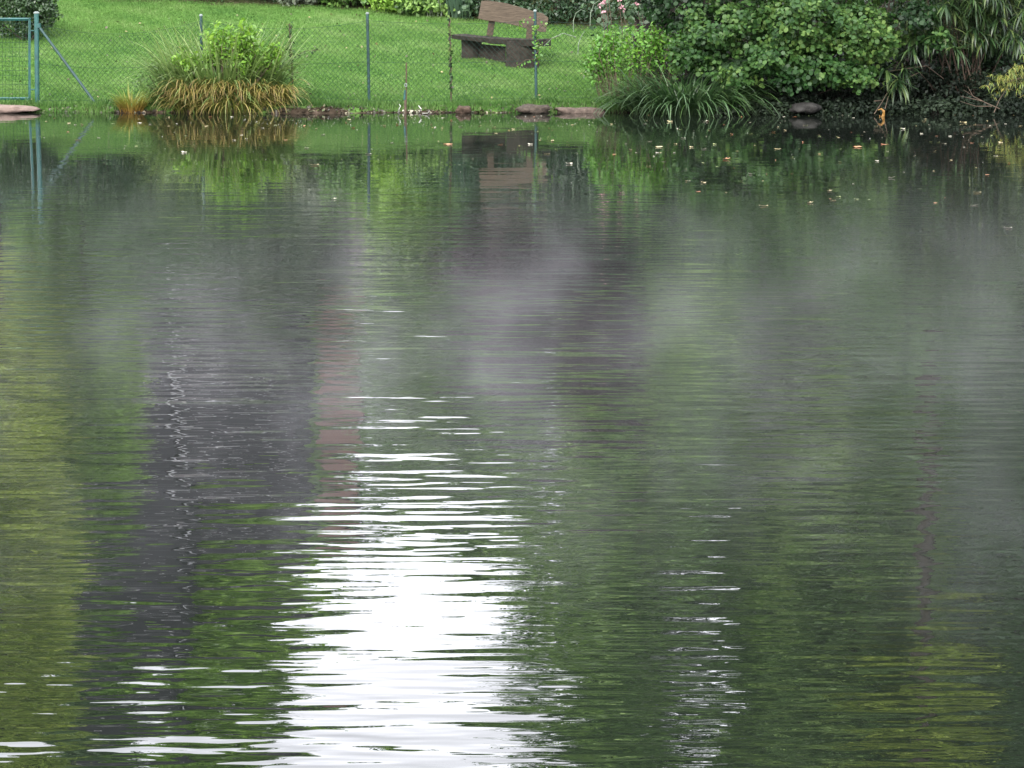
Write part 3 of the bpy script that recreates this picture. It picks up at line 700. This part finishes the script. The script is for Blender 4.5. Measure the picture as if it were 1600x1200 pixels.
# bare twigs hanging into the water
def twigs(label, specs):
    root = empty('bare_branch', at(specs[0][0][0], specs[0][0][1], 44.3), label, 'branch')
    b = MB()
    for pts in specs: b.tube([at(x, y, 44.3 + 0.05 * i) for i, (x, y) in enumerate(pts)], [0.007 - 0.005 * i / max(1, len(pts) - 1) for i in range(len(pts))], 5)
    b.build('twigs', M['twig'], root)
twigs('bare forked twigs leaning over the dark water right of the bamboo', [[(1562, 170), (1530, 156), (1505, 140)], [(1545, 163), (1520, 150), (1512, 135)], [(1535, 158), (1500, 150)], [(1550, 166), (1525, 166), (1500, 158)]])
twigs('thin reddish twig dipping into the water below the yellowing branch', [[(1553, 176), (1562, 155), (1575, 135), (1590, 120)]])
twigs('thin brown stem dipping into the water below the bamboo leaves', [[(1366, 178), (1378, 160), (1386, 145)], [(1366, 158), (1378, 157)], [(1383, 170), (1388, 150)]])
# curled orange leaf on it
b = MB(); 
pts = [(1372, 172), (1377, 170), (1381, 174), (1380, 181), (1376, 185), (1374, 180)]
b.tube([at(x, y, 44.1) for x, y in pts], [0.005, .012, .020, .022, .014, .004], 7)
tag(b.build('hanging_leaf', leafmat('orange_leaf', [(0.30, 0.16, 0.04), (0.34, 0.19, 0.05)])), 'curled orange leaf hanging at the tip of the brown stem', 'leaf')
# large hanging leaves in the shade
q = at(1160, 165, 45.0)
bush('butterbur', 'dim wide drooping leaves between the sedge and the overhanging shrub', 'plant', [pb(1150, 125, 44.9, .3, .2, .14, 12, 2), pb(1165, 110, 45, .3, .2, .12, 10, 2)], 0.26, 0.06, 'dark', q, aspect=0.7, hexa=True, stems=8, seed=21, nb=(0, -1.2, .6))
# dark leaf fill behind the overhanging shrubs, for their shaded gaps
q = at(1340, 150, 47)
bush('dark_leaf_fill', 'very dark leaf fill for the shaded gaps behind the round-leaved shrub', 'shrub', [((q.x - 2.4, 47.2, 1.2), (1.5, .9, 1.3), 150, 14), ((q.x, 47.3, 1.1), (1.6, 1, 1.3), 170, 14), ((q.x + 2.3, 47.3, 1.1), (1.6, 1, 1.3), 170, 14), ((q.x + 1, 46.3, 0.5), (3.8, .6, .55), 420, 14)],
     0.10, 0.1, 'dark', q, stems=20, seed=22, stem_r=.03)

for i_, (pxa, lab_) in enumerate(((1210, 'near-black foliage added as shade on the bank behind the grey stone'), (1330, 'near-black foliage added as shade below the round-leaved shrub, left of the bamboo stem'), (1460, 'near-black foliage added as shade in the hollow below the bamboo'), (1580, 'near-black foliage added as shade at the right edge behind the yellowing branch'))):
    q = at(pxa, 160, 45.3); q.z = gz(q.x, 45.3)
    bush('shade_fill_foliage', lab_, 'undergrowth', [((q.x, 45.35, .28), (.75, .3, .30), 150, 12), ((q.x + .2, 44.85, .08), (.75, .25, .12), 130, 12), ((q.x, 44.62, .05), (1.1, .18, .10), 170, 12)], 0.06, 0.06, 'gloom', q, stems=6, seed=80 + i_)  # dark foliage added low on the bank to blacken the shaded hollow
# ------------------------------------------------------------------ planting behind the lawn (direct view, top of frame)
def E(px):                    # ground position on the lawn's far edge under a pixel column
    d = 52.0
    for _ in range(6):
        x = at(px, 20, d).x; d = edge(x)
    return x, d
q = at(48, 60, 50.3); q.z = gz(q.x, q.y)
bush('clipped_bush', 'dense rounded dark green bush on the lawn behind the gate', 'bush',
     [((q.x, q.y + 0.1, q.z + 0.52), (0.50, 0.5, 0.52), 330, 16), ((q.x - 0.35, q.y + 0.3, q.z + 0.6), (0.5, 0.5, 0.6), 250, 14), ((q.x - 0.9, q.y + 0.5, q.z + 0.75), (0.6, 0.5, 0.4), 200, 14), ((q.x, q.y + .15, q.z + .5), (.35, .35, .4), 60, 20)], 0.05, 0.035, 'bush', q, stems=8, seed=23)
specs = [(150, 'dark', 'dark low hedge shrub along the top edge of the lawn, leftmost', .9, 1.2),
         (235, 'dark', 'dark hedge shrub above the big grass clump', 1.1, 1.5),
         (330, 'dark', 'dark hedge shrub behind the leafy clump top', 1.0, 1.4),
         (420, 'dark', 'dark hedge shrub above the vine stake', .8, 1.3),
         (480, 'grey', 'grey green spreading shrub at the lawn top left of the third fence post', .7, .7),
         (545, 'mid', 'mid green shrub just left of the third fence post', .6, .8),
         (618, 'bright', 'light green loose shrub right of the third fence post', .45, .7),
         (668, 'mid', 'fresh green leafy shrub between fence post and flax plant', .5, .8),
         (775, 'dark', 'dark shrub directly behind the bench backrest', .7, 1.0),
         (870, 'dark', 'very dark shrub right of the bench', .75, 1.3),
         (940, 'dark', 'dark shrub behind the nettle plant', .9, 1.5)]
for i, (px, mat, lab, r_, h_) in enumerate(specs):
    x, d = E(px); d += r_ * 0.55; z = gz(x, d)
    bush('border_shrub', lab, 'shrub', [((x, d, z + h_ * 0.5), (r_, r_ * .8, h_ * 0.55), int(150 * r_ + 40), 14), ((x + .3, d + .3, z + h_ * 0.8), (r_ * .8, r_ * .7, h_ * 0.5), int(110 * r_ + 30), 14), ((x, d - .1, z + .18), (r_, r_ * .7, .2), 60, 12)],
         0.075 if mat != 'dark' else 0.06, 0.06, mat, (x, d, z), stems=8, seed=40 + i, aspect=0.5 + 0.1 * (i % 3))
x, d = E(718)
clump('flax_plant', 'upright grey green flax leaves left of the bench backrest', 'plant', [('blades', 'flax', x, d + 0.2, 0.2, 0.15, 90, (0.6, 1.1), (0.0, 0.35), (0.1, 0.8), (0.03, 0.05), 51)], (x, d, gz(x, d)))
x, d = E(655)
clump('arching_grass', 'arching light green grass at the lawn top beside the fence post', 'grass clump', [('blades', 'sedge', x, d + 0.1, 0.3, 0.15, 160, (0.4, 0.75), (0.2, 0.8), (0.8, 2.0), (0.012, 0.022), 52)], (x, d, gz(x, d)))
x, d = E(690)
clump('dry_seed_grass', 'pale dry stems at the lawn top left of the flax plant', 'grass clump', [('blades', 'pale', x, d + 0.05, 0.25, 0.1, 14, (0.3, 0.5), (0.0, 0.3), (0.1, 0.5), (0.012, 0.02), 53)], (x, d, gz(x, d)))
# pale arching blades and pink flowers right of the bench
r1_ = empty('pale_arching_grass', at(915, 60, 46.3), 'few pale arching blades right of the bench', 'grass clump')
b = MB()
for pts in ([(896, 50), (896, 32), (900, 20), (908, 15), (914, 18)], [(922, 40), (923, 20), (928, 6), (936, 1), (942, 6)], [(903, 85), (904, 68), (909, 55), (914, 48)], [(912, 122), (915, 112), (920, 105)], [(900, 58), (880, 52), (862, 60), (850, 72)]):
    b.tube([at(x, y, 46.3) for x, y in pts], [0.007, .007, .006, .004, .002][:len(pts)], 4)
m_pale = solid('pale_blade', (0.14, 0.18, 0.12), 0.5); b.build('blades', m_pale, r1_)
fl = empty('pink_flower_plant', at(935, 60, 46.6), 'pink flowers on stems at the top right of the bench', 'flowers')
rs = np.random.RandomState(5); P = []; b = MB()
for (px, py) in ((946, 2), (943, 18), (950, -6), (972, 12), (995, 6), (1000, -4), (938, 8), (966, -2)):
    c = np.array(at(px, py, 46.6)); P.append(c + rs.normal(size=(7, 3)) * 0.018); b.tube([at(px + 8, 90, 46.6), at(px + 6, 40, 46.6), Vector(c)], .005, 5)
for pp in P:
    v, f = leaves(pp, 0.045, (0, -.6, .6), 0.8, hexa=True); link('blossom', npmesh('blossom', v, f, R.uniform(0, 1, len(f))), LM['pink'], fl)
b.build('stems', M['twig'], fl)

# ------------------------------------------------------------------ trees, seen in the pond as reflections
def tree(label, px, d, y0, y1, wpx, mat, seed, lobes=9, leaf=0.19, dens=1.0, group='tall trees behind the lawn, mirrored in the pond', shape=1.0, cat='tree'):
    rs = np.random.RandomState(seed)
    cx = refl(px, (y0 + y1) / 2, d).x; z0 = refl(px, y0, d).z; z1 = refl(px, y1, d).z; rw = wpx / 2 / F * d
    gzv = gz(cx, d); root = empty('broadleaf_tree', (cx, d, gzv), label, cat, group)
    bl = []; H = z1 - z0
    for i in range(lobes):
        u = (i + 0.5) / lobes; rr = rw * (math.sin(math.pi * (0.12 + 0.80 * u)) ** 0.7) * (1 - 0.25 * u * shape)
        an = i * 2.4 + seed; off = rr * 0.50
        c = (cx + math.cos(an) * off, d + math.sin(an) * off, z0 + H * (0.08 + 0.84 * u))
        s_ = rr * rs.uniform(0.5, 0.72)
        bl.append((c, (s_, s_, max(H / lobes * 0.95, s_ * 0.7)), int(70 * dens * max(1, s_ * s_)), 17))
    for i in range(lobes * 2):
        u = rs.uniform(.03, .97); an = rs.uniform(0, 6.28); off = rw * 0.72 * math.sin(math.pi * (0.12 + 0.80 * u)) ** 0.7; s_ = rw * rs.uniform(.2, .34)
        bl.append(((cx + math.cos(an) * off, d + math.sin(an) * off, z0 + H * u), (s_, s_, s_ * 1.5), int(32 * dens * max(.6, s_ * s_)), 17))
    link('crown', foliage_mesh('crown', bl, leaf, 0.20, 0.6, False, (0, 0, .6), 0.9, None, rs), LM[mat], root)
    b = MB(); tr = min(0.2, 0.05 + 0.02 * (z1 - gzv))
    top = z0 + H * 0.8; pts = [Vector((cx + 0.15 * math.sin(k * 2 + seed) * k / 5, d, gzv - .2 + (top - gzv) * k / 5)) for k in range(6)]
    b.tube(pts, [tr * (1 - 0.16 * k) for k in range(6)], 9)
    for c, s_, _, _ in bl[:lobes]:
        z = max(gzv + 1, c[2] - s_[2] * 1.2); k = min(4.9, (z - gzv) / (top - gzv) * 5); j = int(k); p0 = pts[j].lerp(pts[j + 1], k - j) if j < 5 else pts[5]
        b.tube([p0, p0.lerp(Vector(c), .5) + Vector((0, 0, .15)), Vector(c)], [tr * .35, tr * .22, tr * .08], 6)
    b.build('trunk', M['bark'], root, smooth=True)
    return root
# left: yellow-green birch and mid green tree in front of the house
tree('yellow green tree mirrored along the left edge of the water', 0, 58, 430, 1340, 250, 'yellow', 1, 11, dens=1.6, shape=.3)
tree('fresh green tree mirrored just right of the yellow green one', 145, 60, 450, 880, 130, 'bright', 2, 8, dens=1.3)
tree('light green tree behind the house, mirrored below the slate roof', 310, 84, 560, 1300, 390, 'bright', 3, 11, leaf=.28, dens=1.7, shape=.3)
tree('dark narrow tree behind the left end of the house roof', 110, 88, 300, 1400, 300, 'deep', 23, 12, leaf=.3, dens=1.5, shape=.3)
tree('green shrubby tree mirrored in the upper centre left of the sky gap', 650, 62, 270, 790, 230, 'olive', 4, 6, dens=1.4)
tree('mid green tree behind the brick chimney, mirrored left of the sky gap', 515, 82, 260, 830, 290, 'mid', 24, 6, leaf=.3, dens=1.3)
tree('grey green small tree mirrored left of the brick chimney', 430, 57, 270, 540, 230, 'grey', 5, 6)
tree('dark tree mirrored in the upper centre', 800, 60, 260, 640, 300, 'deep', 6, 7)
tree('deep green tree mirrored above the right side of the sky gap', 940, 76, 240, 700, 300, 'deep', 25, 7, leaf=.3, dens=1.4)
tree('mid green tree closing the view beside the house, mirrored upper left', 108, 66, 215, 560, 210, 'mid', 26, 7, dens=1.5)
tree('dark green tree mirrored right beside the bright sky gap', 940, 64, 400, 1600, 370, 'mid', 7, 13, dens=1.3, shape=2.8)
tree('tall dark tree mirrored in the right centre', 1022, 70, 460, 1700, 325, 'deep', 8, 13, dens=1.5)
tree('olive green tree mirrored in front of the tall dark tree', 1000, 58, 420, 980, 250, 'olive', 9, 8)
tree('tall mid green tree mirrored right of centre', 1245, 66, 400, 1700, 300, 'mid', 10, 13, dens=1.5)
tree('olive green tree mirrored in the lower right', 1340, 62, 480, 1420, 330, 'olive', 11, 11, dens=1.3)
tree('yellow green tall tree mirrored in the bottom right', 1440, 59, 1000, 1650, 270, 'yellow', 12, 9)
tree('dark evergreen mirrored along the right edge', 1600, 60, 300, 1700, 260, 'deep', 13, 14, dens=1.4)
tree('mid green tree mirrored towards the right edge', 1510, 68, 420, 1600, 300, 'bright', 14, 12, dens=1.3)
tree('grey green tree mirrored in the misty upper right', 1240, 56, 280, 640, 280, 'grey', 15, 7)
tree('dark low tree mirrored in the upper right', 1430, 55, 280, 620, 280, 'deep', 16, 7)
tree('light green small tree mirrored above centre right', 1080, 55, 290, 620, 160, 'mid', 17, 6)
tree('dark low tree mirrored in the upper left', 240, 60, 240, 470, 260, 'deep', 18, 6)
LM['purple'] = leafmat('purple_beech_leaves', [(0.012, 0.008, 0.010), (0.035, 0.022, 0.028), (0.075, 0.048, 0.055)])
tree('purple leaved beech mirrored in the misty centre of the water', 900, 56, 320, 590, 380, 'purple', 27, 8, dens=1.5)
tree('slim mid green tree mirrored at the upper right corner of the sky gap', 768, 67, 300, 880, 185, 'mid', 28, 9, dens=1.4, shape=1.8)
tree('distant dark tree behind the sky gap', 620, 110, 200, 600, 460, 'dark', 19, 6, leaf=.4, dens=1.3)
tree('distant dark tree closing the view on the right', 1450, 100, 200, 1700, 700, 'dark', 20, 12, leaf=.55)
tree('distant dark tree closing the view right of centre', 1120, 100, 200, 1010, 540, 'dark', 21, 8, leaf=.55)
tree('distant dark tree closing the view on the left', 60, 100, 200, 1100, 600, 'dark', 22, 8, leaf=.5)

for k, px in enumerate(range(-80, 1750, 205)):
    tree('far hedgerow tree low behind the garden, ' + ['beyond the left frame edge', 'behind the yellow green tree', 'behind the house', 'behind the chimney', 'behind the sky gap', 'behind the bench', 'behind the nettle plants', 'behind the round-leaved shrub', 'behind the bamboo'][k], px, 93, 120, 660 + 30 * (k % 3), 400, ['deep', 'mid', 'dark'][k % 3], 120 + k, 6, leaf=.45, dens=.8)

# ------------------------------------------------------------------ house (mirrored at left)
def house():
    D = 70.0
    xl, xr = refl(88, 700, D).x, refl(262, 700, D).x; xw = refl(462, 700, D).x
    z_e = refl(0, 560, D).z; z_r = refl(0, 1130, D).z; z_w = refl(0, 925, D).z
    g0 = gz(xl, D); root = empty('house', ((xl + xw) / 2, D, g0), 'grey rendered house with dark slate roofs, mirrored at the left of the pond', 'building')
    b = MB(); b.box(((xl + xw) / 2, D + 4.6, (g0 + z_e) / 2 - .2), (xw - xl - 0.5, 8, z_e - g0 + .6)); b.build('wall', M['render'], root)
    def roof(x0, x1, zt, y0, run, name='roof'):
        b = MB(); e = z_e
        A = [Vector((x0, y0, e)), Vector((x1, y0, e)), Vector((x1, y0 + run, zt)), Vector((x0, y0 + run, zt)), Vector((x1, y0 + 2 * run, e)), Vector((x0, y0 + 2 * run, e))]
        b.face([A[0], A[1], A[2], A[3]]); b.face([A[3], A[2], A[4], A[5]]); b.face([A[1], A[4], A[2]]); b.face([A[0], A[3], A[5]]); b.face([A[0], A[5], A[4], A[1]])
        return b.build(name, M['slate'], root)
    r1 = roof(xl - .2, xr, z_r, D + 0.05, 4.6); r2 = roof(xr + .01, xw, z_w, D + 0.4, 3.4)
    # snow guards and verge flashing on the slopes
    for (x0, x1, y0, run, zt, rf) in ((xl - .2, xr, D + .05, 4.6, z_r, r1), (xr + .01, xw, D + .4, 3.4, z_w, r2)):
        for u in (0.12, 0.45, 0.75):
            b = MB(); b.tube([(x0 + .1, y0 + run * u - .05, z_e + (zt - z_e) * u + .06), (x1 - .1, y0 + run * u - .05, z_e + (zt - z_e) * u + .06)], 0.035, 6)
            o = b.build('snow_guard', M['zinc'], None); o.parent = rf
    b = MB(); x = xr + 0.06; b.tube([(x, D + 0.3, g0), (x, D + .3, z_e), (x, D + 3.75, z_w + .1)], 0.03, 6)
    b.build('lightning_conductor', M['zinc'], root)
    b = MB(); b.tube([(xl - .2, D - .02, z_e - .02), (xw, D + .0, z_e - .02)], 0.07, 8); b.build('gutter', M['zinc'], root)
    for (px, py) in ((140, 440), (230, 440), (320, 450), (410, 450)):
        c = refl(px, py, D + .6)
        b = MB(); b.box(c + Vector((0, -.02, 0)), (.9, .06, 1.25)); o = b.build('window', M['white'], root)
        b = MB(); b.box(c + Vector((0, -.06, 0)), (.76, .04, 1.1)); q = b.build('pane', M['glass'], None); q.parent = o
    # lower wing with brick chimney
    xa = refl(575, 600, 66).x; zt = refl(0, 600, 66).z; zw = refl(0, 450, 66).z
    b = MB(); b.box(((xw + xa) / 2, 68.6, (g0 + zw) / 2), (xa - xw - .1, 4, zw - g0 + .4)); b.build('annex_wall', M['render'], root)
    b = MB(); A = [Vector((xw, 66.3, zw)), Vector((xa, 66.3, zw)), Vector((xa, 68.6, zt)), Vector((xw, 68.6, zt)), Vector((xa, 70.9, zw)), Vector((xw, 70.9, zw))]
    for q in ((0, 1, 2, 3), (3, 2, 4, 5), (1, 4, 2), (0, 3, 5), (0, 5, 4, 1)): b.face([A[i] for i in q])
    ar = b.build('annex_roof', M['slate'], root)
    c0 = refl(525, 520, 67).x; ct = refl(0, 735, 67).z; cb = refl(0, 540, 67).z - .8
    b = MB(); b.box((c0, 68.2, (ct + cb) / 2), (0.85, .7, ct - cb)); o = b.build('chimney', M['brick'], None); o.parent = ar
    b = MB(); b.box((c0, 68.2, ct + .22), (.95, .8, .42)); q = b.build('chimney_cap', M['slate'], root)
house()

# ------------------------------------------------------------------ floating leaves
fl_m = {'tan': LM['float'], 'cream': leafmat('floating_leaf_cream', [(0.32, 0.30, 0.22), (0.42, 0.40, 0.32)], trans=.1, spec=.2),
        'orange': leafmat('floating_leaf_orange', [(0.28, 0.11, 0.05), (0.36, 0.18, 0.08)], trans=.1), 'green': leafmat('floating_leaf_green', [(0.12, 0.17, 0.05), (0.2, 0.22, 0.08)], trans=.1)}
protos = {}
def leaf_mesh(kind, var):
    if (kind, var) in protos: return protos[(kind, var)]
    rs = np.random.RandomState(var + 3); n = 10; v = [(0, 0, 0.004)]; f = []
    for k in range(n):
        a = 2 * math.pi * k / n; r_ = 1.0 if var % 2 else (1 + .18 * math.sin(3 * a))
        v.append((math.cos(a) * 0.5 * r_, math.sin(a) * 0.3 * r_, 0.004 + rs.uniform(0, .12) * (1 if var < 3 else 2.2)))
    for k in range(n): f.append((0, 1 + k, 1 + (k + 1) % n))
    v.append((0.72, 0.03, 0.02)); v.append((0.48, -0.02, 0.02)); v.append((0.48, 0.02, 0.02)); f.append((n + 1, n + 3, n + 2))
    me = npmesh('floating_leaf', v, [q for q in f], np.full(len(f), rs.uniform()), smooth=False); me.materials.append(fl_m[kind]); protos[(kind, var)] = me; return me
def floater(px, py, size, kind, var, label, rz, group=None):
    o = bpy.data.objects.new('floating_leaf', leaf_mesh(kind, var)); C.objects.link(o); o.location = on(px, py, 0.003); o.scale = (size,) * 3; o.rotation_euler = (0, 0, rz)
    tag(o, label, 'leaf', group)
GR = 'leaves floating on the pond'
special = [(121, 219, .13, 'orange', 0, 'orange brown leaf floating near the reflected gate post at left'),
 (492, 258, .15, 'tan', 1, 'long tan leaf floating below and right of the big grass clump'),
 (700, 226, .16, 'orange', 1, 'long pale orange leaf floating in front of the vine stake'),
 (782, 226, .09, 'orange', 2, 'small round orange leaf floating left of the post reflection'),
 (576, 241, .12, 'cream', 1, 'cream leaf floating over the reflection of the third fence post'),
 (522, 311, .08, 'cream', 3, 'small cream leaf floating alone left of centre'),
 (855, 241, .10, 'tan', 2, 'tan leaf floating just right of the fourth post reflection'),
 (889, 256, .12, 'cream', 3, 'curled cream leaf floating on the dark reflection right of the bench'),
 (1135, 249, .13, 'orange', 3, 'orange leaf floating alone in front of the dark sedge'),
 (1030, 230, .15, 'tan', 1, 'long tan leaf floating left of the sedge reflection'),
 (1340, 230, .17, 'orange', 1, 'longest reddish leaf floating left of the bamboo reflection'),
 (1382, 226, .13, 'orange', 0, 'orange leaf floating right of the longest reddish leaf'),
 (1393, 278, .11, 'cream', 4, 'upturned cream leaf floating below the bamboo reflection'),
 (1505, 192, .14, 'tan', 3, 'tan leaf with stem floating near the right bank'),
 (1527, 301, .12, 'tan', 1, 'pale leaf floating at the right, above the mist'),
 (1575, 356, .11, 'cream', 1, 'lowest cream leaf floating at the right edge'),
 (1522, 321, .12, 'cream', 0, 'cream leaf floating just below another pale leaf at right'),
 (1193, 322, .13, 'tan', 1, 'long tan leaf floating in the mist right of centre'),
 (1266, 317, .09, 'tan', 3, 'small tan leaf floating right of the misty long one'),
 (1102, 190, .12, 'cream', 3, 'bright curled leaf floating under the sedge'),
 (842, 182, .12, 'cream', 1, 'pale flat leaf floating at the foot of the bench-side post'),
 (1215, 233, .12, 'tan', 0, 'tan leaf floating midway under the round-leaved shrub')]
rs = np.random.RandomState(99)
for (px, py, s_, k, v_, lab) in special: floater(px, py, s_ * 0.72, k, v_, lab, rs.uniform(-.5, .5) + (math.pi if rs.uniform() < .5 else 0), GR)
cnt = 0
kinds = ['tan', 'cream', 'orange', 'green', 'tan', 'cream']
while cnt < 215:
    side = rs.uniform()
    if side < 0.62: px = rs.uniform(960, 1600); py = 178 + abs(rs.normal(0, 1)) * 62
    else: px = rs.uniform(60, 960); py = 180 + abs(rs.normal(0, 1)) * 28
    if py > 365: continue
    k = kinds[rs.randint(6)]; s_ = rs.uniform(0.025, 0.07)
    half = 'right half, below the shrubs' if px > 960 else 'left half, off the lawn bank'
    nm = {'tan': 'small tan leaf', 'cream': 'small cream leaf', 'orange': 'small orange leaf', 'green': 'small greenish leaf'}[k]
    floater(px, py, s_, k, rs.randint(5), '%s floating on the %s' % (nm, half), rs.uniform(0, 6.28), '%ss afloat in the %s' % (nm, half.split(',')[0])); cnt += 1
# tiny specks of seed and petals
n = 1500
px = np.concatenate([rs.uniform(380, 930, 900), rs.uniform(0, 1600, 600)]); py = np.concatenate([190 + rs.normal(0, 5, 900), 180 + np.abs(rs.normal(0, 45, 600))])
P = np.array([tuple(on(a, b_, 0.006)) for a, b_ in zip(px, py)]); P = P[P[:, 1] < 44.6]
P = P[rs.uniform(0, 1, len(P)) < 0.5]; v, f = leaves(P, 0.016, (0, 0, 9), 0.8, rs=rs)
M['speck'] = leafmat('specks', [(0.12, 0.11, 0.06), (0.25, 0.25, 0.18), (0.5, 0.5, 0.45)], trans=0, spec=.1)
tag(link('floating_specks', npmesh('floating_specks', v, f, rs.uniform(0, 1, len(f))), M['speck']), 'tiny pale seeds and petals drifting on the water near the bank', 'seeds', kind='stuff')
# white and orange litter at the foot of the water stake
b = MB(); pts = [on(622, 176, .02), at(623, 171, 44.6), at(626, 166, 44.65), at(624, 163, 44.7)]; b.tube(pts, .005, 5)
tag(b.build('pale_twig', M['white']), 'bent pale twig standing in the water left of the water stake', 'twig')
b = MB(); c = on(645, 174, .02); rs = np.random.RandomState(3)
v, f = leaves(np.array(c) + rs.normal(size=(26, 3)) * np.array([.06, .03, .008]) + np.array([0, 0, .005]), .035, (0, -1, 1), .6, rs=rs)
tag(link('feather_clump', npmesh('feather_clump', v, f, rs.uniform(0, 1, 26)), fl_m['cream']), 'clump of whitish feathers or petals floating right of the water stake', 'feathers')
floater(651, 174, .09, 'orange', 2, 'bright orange leaf among the whitish clump at the water stake', .3)
b = MB(); b.tube([on(655, 176, .01), at(658, 170, 44.6), at(654, 165, 44.62)], .007, 5); b.tube([on(660, 177, .01), on(668, 177, .02), at(671, 173, 44.5)], .005, 5)
tag(b.build('pale_twig', M['white']), 'forked pale twigs right of the whitish clump', 'twig')

# ------------------------------------------------------------------ mist drifting low over the pond
mm = bpy.data.meshes.new('mist')
b = MB(); b.box((0, 22.2, 0.46), (24, 23.6, 0.9))
mm.from_pydata([tuple(v) for v in b.v], [], b.f); mm.update()
m = bpy.data.materials.new('mist'); m.use_nodes = True; t = m.node_tree; t.nodes.clear()
o = t.nodes.new('ShaderNodeOutputMaterial'); pv = t.nodes.new('ShaderNodeVolumePrincipled'); pv.inputs['Color'].default_value = (0.93, 0.92, 0.97, 1)
na = noise(t, 1.0, 4, (1.5, 0.55, 1.3)); nb_ = noise(t, 1.0, 2, (0.16, 0.09, 0.2))
sepn = t.nodes.new('ShaderNodeSeparateXYZ'); tcn = t.nodes.new('ShaderNodeTexCoord'); t.links.new(tcn.outputs['Object'], sepn.inputs[0])
def mr(t, v, a, b_, c=0.0, d=1.0, smooth=True):
    n = t.nodes.new('ShaderNodeMapRange'); n.interpolation_type = 'SMOOTHSTEP' if smooth else 'LINEAR'
    t.links.new(v, n.inputs['Value']); n.inputs['From Min'].default_value = a; n.inputs['From Max'].default_value = b_; n.inputs['To Min'].default_value = c; n.inputs['To Max'].default_value = d
    return n.outputs[0]
f1 = mr(t, na.outputs['Fac'], 0.46, 0.74); f2 = mr(t, nb_.outputs['Fac'], 0.30, 0.62)
fz = mr(t, sepn.outputs['Z'], 0.02, 0.9, 1.0, 0.0); fy0 = mr(t, sepn.outputs['Y'], 10.5, 18); fy1 = mr(t, sepn.outputs['Y'], 21, 33.5, 1.0, 0.0)
dn = mth(t, 'MULTIPLY', mth(t, 'ADD', mth(t, 'MULTIPLY', f1, f2), 0.06), mth(t, 'MULTIPLY', fz, mth(t, 'MULTIPLY', fy0, fy1)))
t.links.new(mth(t, 'MULTIPLY', dn, 0.070), pv.inputs['Density']); t.links.new(pv.outputs[0], o.inputs['Volume'])
tag(link('mist', mm, m), 'thin wisps of mist drifting low over the middle of the pond', 'mist', kind='stuff')
